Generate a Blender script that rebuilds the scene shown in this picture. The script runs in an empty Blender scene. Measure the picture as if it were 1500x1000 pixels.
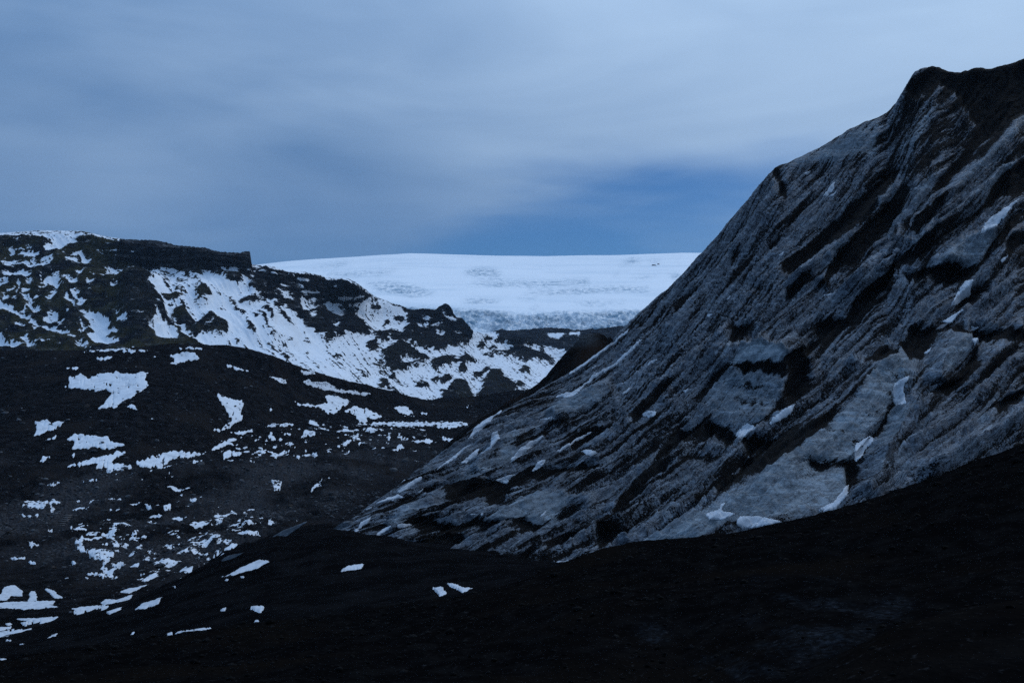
import bpy, math, random
import numpy as np

# ------------------------------------------------------------------ camera, sky, sun
scene = bpy.context.scene
F_PX, CZ = 1458.33, 100.0                      # focal length in pixels of a 1500 px wide picture, camera height
PITCH = math.atan(100.0 / F_PX)
cam_data = bpy.data.cameras.new('camera')
cam_data.sensor_width = 36.0
cam_data.lens = 35.0
cam_data.clip_start = 0.1
cam_data.clip_end = 80000.0
cam = bpy.data.objects.new('camera', cam_data)
cam.location = (0, 0, CZ)
cam.rotation_euler = (math.pi / 2 + PITCH, 0, 0)
scene.collection.objects.link(cam)
scene.camera = cam

SUN_AZ, SUN_EL = math.radians(48), math.radians(42)     # azimuth from +Y towards +X
world = bpy.data.worlds.new('World')
scene.world = world
world.use_nodes = True


class NT:
    """small helper to wire shader nodes"""
    def __init__(self, tree):
        self.t = tree
        tree.nodes.clear()

    def n(self, typ, **kw):
        nd = self.t.nodes.new(typ)
        for k, v in kw.items():
            setattr(nd, k, v)
        return nd

    def put(self, sock, v):
        if isinstance(v, bpy.types.NodeSocket):
            self.t.links.new(v, sock)
        elif v is not None:
            sock.default_value = v

    def math(self, op, a, b=None, c=None, clamp=False):
        nd = self.n('ShaderNodeMath', operation=op, use_clamp=clamp)
        self.put(nd.inputs[0], a)
        self.put(nd.inputs[1], b)
        self.put(nd.inputs[2], c)
        return nd.outputs[0]

    def vmath(self, op, a, b=None):
        nd = self.n('ShaderNodeVectorMath', operation=op)
        self.put(nd.inputs[0], a)
        self.put(nd.inputs[1], b)
        return nd.outputs['Value'] if op in ('DOT_PRODUCT', 'LENGTH') else nd.outputs[0]

    def smooth(self, v, lo, hi, to0=0.0, to1=1.0):
        nd = self.n('ShaderNodeMapRange', interpolation_type='SMOOTHSTEP')
        self.put(nd.inputs['Value'], v)
        nd.inputs['From Min'].default_value = lo
        nd.inputs['From Max'].default_value = hi
        nd.inputs['To Min'].default_value = to0
        nd.inputs['To Max'].default_value = to1
        return nd.outputs['Result']

    def mix(self, f, a, b, blend='MIX'):
        nd = self.n('ShaderNodeMix', data_type='RGBA', blend_type=blend)
        self.put(nd.inputs[0], f)
        for s, v in ((nd.inputs[6], a), (nd.inputs[7], b)):
            if isinstance(v, (tuple, list)):
                v = tuple(v) + ((1.0,) if len(v) == 3 else ())
            self.put(s, v)
        return nd.outputs[2]

    def noise(self, vec, scale, detail=4.0, rough=0.55, dist=0.0):
        nd = self.n('ShaderNodeTexNoise')
        self.put(nd.inputs['Vector'], vec)
        nd.inputs['Scale'].default_value = scale
        nd.inputs['Detail'].default_value = detail
        nd.inputs['Roughness'].default_value = rough
        nd.inputs['Distortion'].default_value = dist
        return nd.outputs['Fac']

    def mapping(self, vec, scale=(1, 1, 1), rot=(0, 0, 0), loc=(0, 0, 0)):
        nd = self.n('ShaderNodeMapping')
        self.put(nd.inputs['Vector'], vec)
        nd.inputs['Scale'].default_value = scale
        nd.inputs['Rotation'].default_value = rot
        nd.inputs['Location'].default_value = loc
        return nd.outputs[0]

    def attr(self, name):
        return self.n('ShaderNodeAttribute', attribute_name=name).outputs['Fac']


def build_world():
    w = NT(world.node_tree)
    d = w.n('ShaderNodeTexCoord').outputs['Generated']
    sep = w.n('ShaderNodeSeparateXYZ')
    w.put(sep.inputs[0], d)
    x, y, z = sep.outputs
    zc = w.math('MAXIMUM', z, 0.0)
    az = w.math('ARCTAN2', x, y)
    sky = w.n('ShaderNodeTexSky', sky_type='NISHITA', sun_disc=False)
    sky.sun_elevation = SUN_EL
    sky.sun_rotation = SUN_AZ
    sky.air_density, sky.dust_density, sky.ozone_density = 1.0, 0.3, 3.0
    clear = w.mix(1.0, sky.outputs[0], (0.0215, 0.0410, 0.0640), 'MULTIPLY')
    # overcast: pale sheets of cloud, brighter to the zenith and towards the hidden sun
    g = (math.sin(SUN_AZ) * math.cos(SUN_EL), math.cos(SUN_AZ) * math.cos(SUN_EL), math.sin(SUN_EL))
    glow = w.smooth(w.vmath('DOT_PRODUCT', d, g), 0.42, 0.98)
    n1 = w.noise(w.mapping(d, (1.3, 1.3, 5.5), (0, math.radians(-7), 0), (3.1, 0.4, 1.7)), 1.7, 4.0, 0.5, 0.7)
    n2 = w.noise(w.mapping(d, (2.0, 2.0, 8.0), (0, math.radians(5), 0), (0.2, 5.4, 7.7)), 2.2, 3.0, 0.45, 0.9)
    t = w.math('ADD', w.math('MULTIPLY', glow, 0.95),
               w.math('ADD', w.math('MULTIPLY', w.math('SUBTRACT', n1, 0.5), 0.9),
                      w.math('MULTIPLY', w.math('SUBTRACT', n2, 0.5), 0.30)))
    t = w.math('ADD', t, 0.14, clamp=True)
    cloud = w.mix(t, (0.118, 0.232, 0.440), (0.410, 0.575, 0.805))
    zen = w.smooth(zc, 0.20, 0.95, 1.0, 1.8)
    vm = w.n('ShaderNodeVectorMath', operation='SCALE')
    w.put(vm.inputs[0], cloud)
    w.put(vm.inputs['Scale'], zen)
    # rifts in the cloud, low down, where clear blue shows; the long one stands over the ice cap
    n3 = w.noise(w.mapping(d, (1.6, 1.6, 7.0), (0, math.radians(-6), 0), (1.4, 9.2, 0.3)), 2.3, 4.0, 0.5, 0.3)
    u = w.math('DIVIDE', w.math('SUBTRACT', az, 0.060), 0.36)
    v = w.math('DIVIDE', w.math('SUBTRACT', z, w.math('ADD', 0.160, w.math('MULTIPLY', az, 0.16))), 0.085)
    r2 = w.math('ADD', w.math('POWER', w.math('ABSOLUTE', u), 2.0), w.math('POWER', w.math('ABSOLUTE', v), 2.0))
    rift = w.math('SUBTRACT', 1.0, w.math('SQRT', r2))
    rift = w.math('ADD', rift, w.math('MULTIPLY', w.math('SUBTRACT', n3, 0.5), 1.1))
    rift = w.math('ADD', rift, w.math('MULTIPLY', w.math('SUBTRACT', n2, 0.5), 0.7))
    rf = w.smooth(rift, -0.15, 0.75)
    low = w.smooth(z, 0.10, 0.25, 0.58, 0.0)          # thin cloud along the horizon
    rf = w.math('MAXIMUM', rf, low)
    col = w.mix(rf, vm.outputs[0], clear)
    bg = w.n('ShaderNodeBackground')
    w.put(bg.inputs['Color'], col)
    bg.inputs['Strength'].default_value = 1.0
    out = w.n('ShaderNodeOutputWorld')
    w.put(out.inputs['Surface'], bg.outputs[0])


build_world()
sun_data = bpy.data.lights.new('sun', 'SUN')
sun_data.energy = 0.7
sun_data.angle = math.radians(40)
sun_data.color = (1.0, 0.96, 0.92)
sun = bpy.data.objects.new('sun', sun_data)
sun.rotation_euler = (math.pi / 2 - SUN_EL, 0, math.pi - SUN_AZ)
scene.collection.objects.link(sun)
vs = scene.view_settings
vs.view_transform, vs.look, vs.exposure, vs.gamma = 'Standard', 'None', 0.0, 1.0
vs.use_curve_mapping = False
scene.cycles.use_denoising = False
scene.cycles.max_bounces = 5
scene.cycles.volume_bounces = 0

# ------------------------------------------------------------------ numeric helpers
CT, ST = math.cos(PITCH), math.sin(PITCH)
rng = np.random.default_rng(7)
PERM = rng.permutation(512).astype(np.int32)
PERM = np.concatenate([PERM, PERM])
ANG = rng.random(512) * 2 * np.pi
GX, GY = np.cos(ANG).astype(np.float32), np.sin(ANG).astype(np.float32)


def perlin(x, y, seed=0):
    x = np.asarray(x, np.float32) + seed * 37.17
    y = np.asarray(y, np.float32) + seed * 91.73
    xi, yi = np.floor(x).astype(np.int32), np.floor(y).astype(np.int32)
    xf, yf = x - xi, y - yi
    u, v = xf * xf * xf * (xf * (xf * 6 - 15) + 10), yf * yf * yf * (yf * (yf * 6 - 15) + 10)
    xa, xb, ya, yb = xi & 511, (xi + 1) & 511, yi & 511, (yi + 1) & 511

    def gr(a, b, fx, fy):
        h = PERM[PERM[a] + b]
        return GX[h] * fx + GY[h] * fy
    n00, n10 = gr(xa, ya, xf, yf), gr(xb, ya, xf - 1, yf)
    n01, n11 = gr(xa, yb, xf, yf - 1), gr(xb, yb, xf - 1, yf - 1)
    a = n00 + u * (n10 - n00)
    b = n01 + u * (n11 - n01)
    return (a + v * (b - a)) * 1.5


def fbm(x, y, octs=4, seed=0, gain=0.5, ridged=False):
    s, amp, tot = 0.0, 1.0, 0.0
    for o in range(octs):
        n = perlin(x * 2.0 ** o, y * 2.0 ** o, seed + o * 3)
        if ridged:
            n = 1.0 - 2.0 * np.abs(n)
        s = s + amp * n
        tot += amp
        amp *= gain
    return s / tot


def sstep(v, lo, hi):
    t = np.clip((v - lo) / (hi - lo), 0, 1)
    return t * t * (3 - 2 * t)


def world_pt(px, py, Y):
    """the point at forward distance Y seen at that place of a 1500 x 1000 picture"""
    a, b = (np.asarray(px) - 750.0) / F_PX, (500.0 - np.asarray(py)) / F_PX
    yc, up = CT - b * ST, ST + b * CT
    return a * Y / yc, Y + 0 * a, CZ + Y * up / yc


def project(P):
    x, y, z = P[..., 0], P[..., 1], P[..., 2] - CZ
    dep = y * CT + z * ST
    dep = np.where(np.abs(dep) < 1e-6, 1e-6, dep)
    return 750 + F_PX * x / dep, 500 - F_PX * (z * CT - y * ST) / dep


def pts(s):
    return [tuple(float(v) for v in p.split(',')) for p in s.split()]


def guide(s, y_shift=0.0, add_y=0.0):
    """'px,py,Y px,py[,Y] ...' -> arrays; a missing Y repeats the one before"""
    out, last = [], None
    for p in s.split():
        q = [float(v) for v in p.split(',')]
        if len(q) == 3:
            last = q[2]
        out.append((q[0], q[1], last))
    return np.array(out) + np.array([0, y_shift, add_y])


def pchip(K, n_rows):
    """monotone cubic through knots K (k, cols); n_rows per segment -> (rows, cols)"""
    d = np.diff(K, axis=0)
    m = np.zeros_like(K)
    prod = d[:-1] * d[1:]
    with np.errstate(divide='ignore', invalid='ignore'):
        h = 2 * prod / (d[:-1] + d[1:])
    m[1:-1] = np.where(prod > 0, np.nan_to_num(h), 0)
    m[0], m[-1] = d[0], d[-1]
    rows = []
    for k, n in enumerate(n_rows):
        t = np.arange(n, dtype=np.float64)[:, None] / n
        t2, t3 = t * t, t * t * t
        rows.append((2 * t3 - 3 * t2 + 1) * K[k] + (t3 - 2 * t2 + t) * m[k] + (-2 * t3 + 3 * t2) * K[k + 1] + (t3 - t2) * m[k + 1])
    rows.append(K[-1:])
    return np.concatenate(rows)


class Sheet:
    """a piece of terrain lofted through guide lines that run across it, near to far"""
    def __init__(self, px0, px1, step, guides, n_rows, wide=None):
        self.cols = np.arange(px0, px1 + step, step, dtype=np.float64)
        if wide:                                              # beyond the frame the ground goes on, more coarsely
            k = step * 1.08 ** np.arange(1, 200)
            k = np.cumsum(np.minimum(k, 30.0))
            lo, hi = self.cols[0] - k, self.cols[-1] + k
            self.cols = np.concatenate([lo[lo > wide[0]][::-1], self.cols, hi[hi < wide[1]]])
        KY, KZ = [], []
        for g in guides:
            py = np.interp(self.cols, g[:, 0], g[:, 1])
            Y = np.interp(self.cols, g[:, 0], g[:, 2])
            _, yy, zz = world_pt(self.cols, py, Y)
            KY.append(yy)
            KZ.append(zz)
        Y, Z = pchip(np.array(KY), n_rows), pchip(np.array(KZ), n_rows)
        m = (Z - CZ) / Y
        b = (m * CT - ST) / (CT + m * ST)
        X = (self.cols[None, :] - 750) / F_PX * Y / (CT - b * ST)
        self.V = np.stack([X, Y, Z], -1)
        self.row_of = np.concatenate([np.full(n, k) + np.arange(n) / n for k, n in enumerate(n_rows)] + [[len(n_rows)]])
        self.refresh()

    def refresh(self):
        self.px, self.py = project(self.V)
        run = np.minimum.accumulate(self.py, axis=0)
        self.vis = self.py <= run + 2.0

    def normals(self):
        du = np.gradient(self.V, axis=1)
        dv = np.gradient(self.V, axis=0)
        n = np.cross(du, dv)
        return n / np.maximum(np.linalg.norm(n, axis=-1, keepdims=True), 1e-9)


# traced areas become a coverage field over the picture, read where a terrain point projects to
IW, IH = 1500, 1000


def raster(poly, pad=6):
    P = np.array(poly)
    x0, y0 = int(P[:, 0].min()) - pad, int(P[:, 1].min()) - pad
    x1, y1 = int(P[:, 0].max()) + pad + 1, int(P[:, 1].max()) + pad + 1
    gx, gy = np.meshgrid(np.arange(x0, x1) + 0.5, np.arange(y0, y1) + 0.5)
    ins = np.zeros(gx.shape, bool)
    for (ax, ay), (bx, by) in zip(poly, poly[1:] + poly[:1]):
        if ay == by:
            continue
        c = (ay > gy) != (by > gy)
        ins ^= c & (gx < (bx - ax) * (gy - ay) / (by - ay) + ax)
    return x0, y0, ins.astype(np.float32)


def blur(a, r, it=2):
    for _ in range(it):
        for ax in (0, 1):
            k = 2 * r + 1
            p = np.pad(a, [(r + 1, r) if i == ax else (0, 0) for i in (0, 1)], mode='edge')
            c = np.cumsum(p, axis=ax)
            a = (np.take(c, range(k, c.shape[ax]), ax) - np.take(c, range(0, c.shape[ax] - k), ax)) / k
    return a


def field(polys, val=1.0, base=None):
    img = np.zeros((IH, IW), np.float32) if base is None else base
    for p in polys:
        x0, y0, m = raster(p, 1)
        ys, xs = slice(max(y0, 0), min(y0 + m.shape[0], IH)), slice(max(x0, 0), min(x0 + m.shape[1], IW))
        if ys.stop <= ys.start or xs.stop <= xs.start:
            continue
        sub = m[ys.start - y0:ys.stop - y0, xs.start - x0:xs.stop - x0]
        img[ys, xs] = np.where(sub > 0, val, img[ys, xs])
    return img


def sample(img, px, py, x0=0, y0=0, outside=None):
    fx, fy = px - x0 - 0.5, py - y0 - 0.5
    ok = (fx > 0) & (fy > 0) & (fx < img.shape[1] - 1.001) & (fy < img.shape[0] - 1.001)
    fx, fy = np.clip(fx, 0, img.shape[1] - 1.001), np.clip(fy, 0, img.shape[0] - 1.001)
    ix, iy = fx.astype(np.int32), fy.astype(np.int32)
    tx, ty = fx - ix, fy - iy
    v = (img[iy, ix] * (1 - tx) + img[iy, ix + 1] * tx) * (1 - ty) + (img[iy + 1, ix] * (1 - tx) + img[iy + 1, ix + 1] * tx) * ty
    return v if outside is None else np.where(ok, v, outside)


def zoomed(x0, y0, s, text):
    """traces are written in enlarged views: 'x,y x,y; x,y ...' -> list of polygons in picture pixels"""
    return [[(x / s + x0, y / s + y0) for x, y in pts(p)] for p in text.split(';') if p.strip()]


def make_mesh(name, V, quads, mat, attrs=None, smooth=True):
    me = bpy.data.meshes.new(name)
    V = np.ascontiguousarray(V.reshape(-1, 3), np.float32)
    me.vertices.add(len(V))
    me.vertices.foreach_set('co', V.ravel())
    k = quads.shape[1]
    me.loops.add(quads.size)
    me.loops.foreach_set('vertex_index', quads.astype(np.int32).ravel())
    me.polygons.add(len(quads))
    me.polygons.foreach_set('loop_start', np.arange(0, quads.size, k, dtype=np.int32))
    me.polygons.foreach_set('loop_total', np.full(len(quads), k, np.int32))
    if smooth:
        me.polygons.foreach_set('use_smooth', np.ones(len(quads), bool))
    for an, arr in (attrs or {}).items():
        at = me.attributes.new(an, 'FLOAT', 'POINT')
        at.data.foreach_set('value', np.ascontiguousarray(arr, np.float32).ravel())
    me.materials.append(mat)
    me.update(calc_edges=True)
    me.validate()
    return me


def link(name, me, parent=None, **props):
    o = bpy.data.objects.new(name, me)
    scene.collection.objects.link(o)
    if parent:
        o.parent = parent
    for k, v in props.items():
        o[k] = v
    return o


def grid_quads(r, c):
    i = np.arange(r * c).reshape(r, c)
    return np.stack([i[:-1, :-1], i[:-1, 1:], i[1:, 1:], i[1:, :-1]], -1).reshape(-1, 4)


def sheet_object(name, sh, mat, attrs=None, **props):
    r, c = sh.V.shape[:2]
    return link(name, make_mesh(name, sh.V, grid_quads(r, c), mat, attrs), **props)


# ------------------------------------------------------------------ materials
def new_mat(name):
    m = bpy.data.materials.new(name)
    m.use_nodes = True
    return m, NT(m.node_tree)


def finish(w, col, rough=0.9, bump=None, spec=0.2, sub=0.0):
    b = w.n('ShaderNodeBsdfPrincipled')
    w.put(b.inputs['Base Color'], col)
    w.put(b.inputs['Roughness'], rough)
    w.put(b.inputs['Specular IOR Level'], spec)
    if bump:
        h, strength, dist = bump
        bn = w.n('ShaderNodeBump')
        bn.inputs['Strength'].default_value = strength
        bn.inputs['Distance'].default_value = dist
        w.put(bn.inputs['Height'], h)
        w.put(b.inputs['Normal'], bn.outputs[0])
    o = w.n('ShaderNodeOutputMaterial')
    w.put(o.inputs['Surface'], b.outputs[0])


def mat_ash(name, c_dark, c_light, c_brown, sc, bump_d, attr=None, c_attr=None, fresh=None):
    m, w = new_mat(name)
    P = w.n('ShaderNodeTexCoord').outputs['Object']
    n1 = w.noise(P, sc, 6, 0.6)
    n2 = w.noise(P, sc * 0.13, 4, 0.55)
    n3 = w.noise(P, sc * 5, 3, 0.65)
    col = w.mix(w.smooth(n1, 0.42, 0.68), c_dark, c_light)
    col = w.mix(w.smooth(n2, 0.48, 0.70), col, c_brown)
    if attr:
        col = w.mix(w.attr(attr), col, w.mix(w.smooth(n3, 0.35, 0.75), c_light, c_attr))
    col = w.mix(w.smooth(n3, 0.60, 0.78), col, w.mix(0.35, c_light, (0.06, 0.06, 0.065)))
    if fresh:                                             # loose black ash heaped over the ice
        col = w.mix(w.attr('black_ash'), col, w.mix(w.smooth(n1, 0.38, 0.66), fresh, tuple(v * 2.2 for v in fresh)))
    h = w.math('ADD', n1, w.math('MULTIPLY', n3, 0.4))
    finish(w, col, 1.0, (h, 0.9, bump_d), 0.0)
    return m


def mat_snow(name, c, c_dirt, sc, dirt=0.5):
    m, w = new_mat(name)
    P = w.n('ShaderNodeTexCoord').outputs['Object']
    n1 = w.noise(P, sc, 5, 0.6)
    n2 = w.noise(P, sc * 6, 3, 0.6)
    col = w.mix(w.math('MULTIPLY', w.smooth(n1, 0.45, 0.78), dirt), c, c_dirt)
    col = w.mix(w.math('MULTIPLY', w.smooth(n2, 0.62, 0.72), dirt * 0.5), col, c_dirt)
    finish(w, col, 0.75, (w.math('ADD', n1, w.math('MULTIPLY', n2, 0.25)), 0.5, 0.25 / max(sc, 0.02) * 0.1), 0.25)
    return m


def mat_mountain(name, snow_c, rock_a, rock_b, moss, sc):
    m, w = new_mat(name)
    P = w.n('ShaderNodeTexCoord').outputs['Object']
    n1 = w.noise(P, sc, 5, 0.65)
    n2 = w.noise(P, sc * 0.12, 4, 0.55)
    nl = w.noise(w.mapping(P, (0.25, 0.25, 2.4)), sc * 0.55, 4, 0.6)       # lava beds
    nf = w.noise(P, sc * 3.2, 3, 0.6)
    s = w.math('ADD', w.attr('snow'), w.math('ADD', w.math('MULTIPLY', w.math('SUBTRACT', n1, 0.5), 1.1), w.math('MULTIPLY', w.math('SUBTRACT', nf, 0.5), 0.7)))
    sf = w.smooth(s, 0.44, 0.58)
    rock = w.mix(w.smooth(nl, 0.35, 0.68), rock_a, rock_b)
    rock = w.mix(w.math('MULTIPLY', w.attr('moss'), w.smooth(w.math('ADD', n2, w.math('MULTIPLY', n1, 0.3)), 0.50, 0.76)), rock, moss)
    snow = w.mix(w.math('MULTIPLY', w.smooth(n2, 0.35, 0.75), 0.35), snow_c, tuple(v * 0.78 for v in snow_c))
    dust = w.math('MULTIPLY', w.smooth(w.math('ADD', w.math('MULTIPLY', nl, 0.7), w.math('MULTIPLY', nf, 0.5)), 0.56, 0.80), w.smooth(w.attr('snow'), 0.0, 0.45, 0.02, 0.40))
    rock = w.mix(dust, rock, tuple(v * 0.6 for v in snow_c))
    col = w.mix(sf, rock, snow)
    h = w.math('ADD', w.math('MULTIPLY', n1, w.math('SUBTRACT', 1.15, sf)), w.math('MULTIPLY', nl, w.math('SUBTRACT', 1.0, sf)))
    finish(w, col, 1.0, (h, 0.8, 1.2 / sc * 0.4), 0.0)
    return m


def mat_ice_cap():
    m, w = new_mat('ice_cap_snow')
    P = w.n('ShaderNodeTexCoord').outputs['Object']
    n1 = w.noise(w.mapping(P, (1, 0.30, 1.1)), 0.032, 6, 0.7)
    n2 = w.noise(w.mapping(P, (0.25, 0.6, 1)), 0.006, 4, 0.55)
    n3 = w.noise(P, 0.012, 4, 0.6)
    crev = w.attr('crev')
    c1 = w.math('MULTIPLY', crev, w.smooth(n1, 0.40, 0.60))
    col = w.mix(w.math('MULTIPLY', w.smooth(n2, 0.46, 0.74), 0.42), (0.93, 0.94, 0.95), (0.60, 0.69, 0.76))
    col = w.mix(c1, col, (0.22, 0.34, 0.43))
    col = w.mix(w.math('MULTIPLY', w.attr('grit'), w.smooth(w.math('ADD', n3, w.math('MULTIPLY', n1, 0.6)), 0.62, 0.98)), col, (0.10, 0.12, 0.15))
    finish(w, col, 0.85, (w.math('MULTIPLY', n1, crev), 1.0, 14.0), 0.2)
    return m


def mat_glacier():
    m, w = new_mat('dirty_glacier_ice')
    P = w.n('ShaderNodeTexCoord').outputs['Object']
    g1 = w.noise(P, 1.1, 6, 0.68)
    g2 = w.noise(P, 4.5, 4, 0.65)
    g3 = w.noise(P, 0.35, 6, 0.7)
    gm = w.noise(P, 2.0, 5, 0.72, 0.4)
    patchy = w.smooth(w.noise(P, 0.06, 3, 0.5), 0.38, 0.62, 0.45, 1.25)
    st = w.noise(w.mapping(P, (0.16, 0.16, 1.2), (math.radians(4), math.radians(-5), 0)), 0.55, 7, 0.68, 1.2)   # ash layers
    at = w.n('ShaderNodeCombineXYZ')
    w.put(at.inputs[0], w.attr('along'))
    w.put(at.inputs[1], w.attr('across'))
    fl = w.noise(w.mapping(at.outputs[0], (0.075, 1.7, 1)), 1.0, 7, 0.72, 0.12)      # meltwater streaks down the face
    ff = w.noise(w.mapping(at.outputs[0], (0.16, 4.2, 1)), 1.0, 5, 0.65, 0.1)
    pale = w.attr('pale')
    dirt = w.attr('dirt')
    run = w.math('SUBTRACT', 1.0, w.math('MULTIPLY', pale, 0.85))
    tint = w.mix(w.smooth(st, 0.36, 0.64), (0.085, 0.102, 0.126), (0.215, 0.250, 0.295))
    tint = w.mix(w.smooth(g1, 0.38, 0.66), tint, (0.034, 0.039, 0.048))
    clean = w.mix(w.smooth(st, 0.36, 0.66), (0.135, 0.166, 0.190), (0.290, 0.345, 0.385))
    clean = w.mix(w.math('MULTIPLY', w.smooth(g1, 0.42, 0.70), 0.75), clean, (0.055, 0.065, 0.075))
    clean = w.mix(w.math('MULTIPLY', w.smooth(g3, 0.55, 0.72), 0.5), clean, (0.29, 0.335, 0.37))
    clean = w.mix(w.math('MULTIPLY', w.smooth(pale, 0.75, 1.0), 0.8), clean, (0.31, 0.355, 0.39))
    col = w.mix(pale, tint, clean)
    bright = w.math('MULTIPLY', w.smooth(w.math('ADD', ff, w.math('MULTIPLY', g2, 0.45)), 0.70, 0.86), w.math('SUBTRACT', 0.75, dirt, clamp=True))
    seam = w.smooth(w.math('ABSOLUTE', w.math('SUBTRACT', st, 0.52)), 0.0, 0.022, 0.72, 0.0)
    seam2 = w.smooth(w.math('ABSOLUTE', w.math('SUBTRACT', st, 0.43)), 0.0, 0.012, 0.55, 0.0)
    col = w.mix(w.math('MAXIMUM', seam, seam2), col, (0.014, 0.015, 0.018))
    col = w.mix(w.math('MULTIPLY', bright, run), col, (0.34, 0.385, 0.43))
    dd = w.math('ADD', dirt, w.math('ADD', w.math('MULTIPLY', w.math('MULTIPLY', w.math('SUBTRACT', fl, 0.5), run), w.math('MULTIPLY', patchy, 1.7)), w.math('ADD', w.math('MULTIPLY', w.math('SUBTRACT', g2, 0.5), 0.9), w.math('MULTIPLY', w.math('SUBTRACT', gm, 0.5), w.math('ADD', 0.45, w.math('MULTIPLY', run, 0.75))))))
    df = w.smooth(dd, 0.46, 0.56)
    soil = w.mix(g2, (0.0030, 0.0030, 0.0034), (0.0075, 0.0072, 0.0074))
    col = w.mix(df, col, soil)
    h = w.math('ADD', w.math('MULTIPLY', w.math('ADD', w.math('ADD', g1, st), w.math('MULTIPLY', g2, 0.35)), 0.35), w.math('MULTIPLY', run, w.math('ADD', w.math('MULTIPLY', fl, 1.2), w.math('MULTIPLY', ff, 0.6))))
    rough = w.math('ADD', 0.55, w.math('MULTIPLY', df, 0.4))
    finish(w, col, rough, (h, 1.0, 0.6), 0.06)
    return m


def mat_rock(name, a, b, sc):
    m, w = new_mat(name)
    P = w.n('ShaderNodeTexCoord').outputs['Object']
    n1 = w.noise(P, sc, 5, 0.65)
    n2 = w.noise(P, sc * 4, 3, 0.6)
    rnd = w.n('ShaderNodeObjectInfo').outputs['Random']
    col = w.mix(w.smooth(n1, 0.35, 0.7), a, b)
    col = w.mix(w.smooth(w.noise(P, 0.23, 2, 0.5), 0.40, 0.62), tuple(v * 0.25 for v in a), col)
    col = w.mix(w.math('MULTIPLY', rnd, 0.6), col, tuple(v * 0.45 for v in a))
    finish(w, col, 0.95, (w.math('ADD', n1, w.math('MULTIPLY', n2, 0.3)), 0.8, 0.3 / sc), 0.05)
    return m


M_SNOW_MID = mat_snow('old_snow', (0.66, 0.69, 0.73), (0.28, 0.29, 0.31), 0.16, 0.65)
M_SNOW_NEAR = mat_snow('ash_dusted_snow', (0.55, 0.575, 0.61), (0.20, 0.20, 0.21), 0.9, 0.6)
M_SNOW_ICE = mat_snow('snow_on_glacier', (0.50, 0.53, 0.57), (0.16, 0.17, 0.19), 0.9, 0.7)
M_ASH_MID = mat_ash('volcanic_rubble', (0.0055, 0.0054, 0.0060), (0.0160, 0.0156, 0.0170), (0.0155, 0.0135, 0.0128), 0.22, 0.9, 'rubble', (0.060, 0.061, 0.066), (0.0036, 0.0036, 0.0040))
M_ASH_NEAR = mat_ash('black_ash', (0.0028, 0.0027, 0.0030), (0.0062, 0.0060, 0.0062), (0.0062, 0.0050, 0.0043), 0.9, 0.35, 'ice', (0.026, 0.033, 0.043))
M_ASH_CONE = mat_ash('ash_covered_ice', (0.0055, 0.0050, 0.0050), (0.013, 0.012, 0.012), (0.016, 0.011, 0.009), 0.5, 0.4, 'ice', (0.11, 0.12, 0.13))
M_MOUNT = mat_mountain('snowy_lava_beds', (0.76, 0.785, 0.82), (0.0035, 0.0042, 0.0065), (0.015, 0.015, 0.0175), (0.030, 0.027, 0.014), 0.20)
M_HILLS = mat_mountain('snowy_moraine_hills', (0.72, 0.75, 0.79), (0.0045, 0.005, 0.0075), (0.016, 0.016, 0.018), (0.024, 0.022, 0.016), 0.13)
M_CAP = mat_ice_cap()
M_GLAC = mat_glacier()
M_STONE = mat_rock('grey_basalt', (0.150, 0.153, 0.162), (0.045, 0.045, 0.048), 0.8)
M_STONE_BROWN = mat_rock('brown_basalt', (0.105, 0.082, 0.070), (0.045, 0.037, 0.034), 0.8)
M_ICE_BLOCK = mat_rock('bare_ice_block', (0.25, 0.28, 0.31), (0.07, 0.08, 0.095), 1.1)
M_NUNATAK = mat_rock('far_rock', (0.03, 0.03, 0.035), (0.012, 0.012, 0.015), 0.05)

# ------------------------------------------------------------------ the setting: ground far and wide
def far_ground():
    s = 45000.0
    n = 41
    g = np.linspace(-s, s, n)
    X, Y = np.meshgrid(g, g)
    Z = np.full_like(X, 22.0) + 6 * fbm(X / 9000, Y / 9000, 3, 40)
    V = np.stack([X, Y, Z], -1)
    link('ground', make_mesh('ground', V, grid_quads(n, n), M_ASH_MID, {'rubble': np.zeros(n * n), 'black_ash': np.zeros(n * n)}), kind='structure',
         label='dark lowland under and around the mountains')


far_ground()

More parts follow.
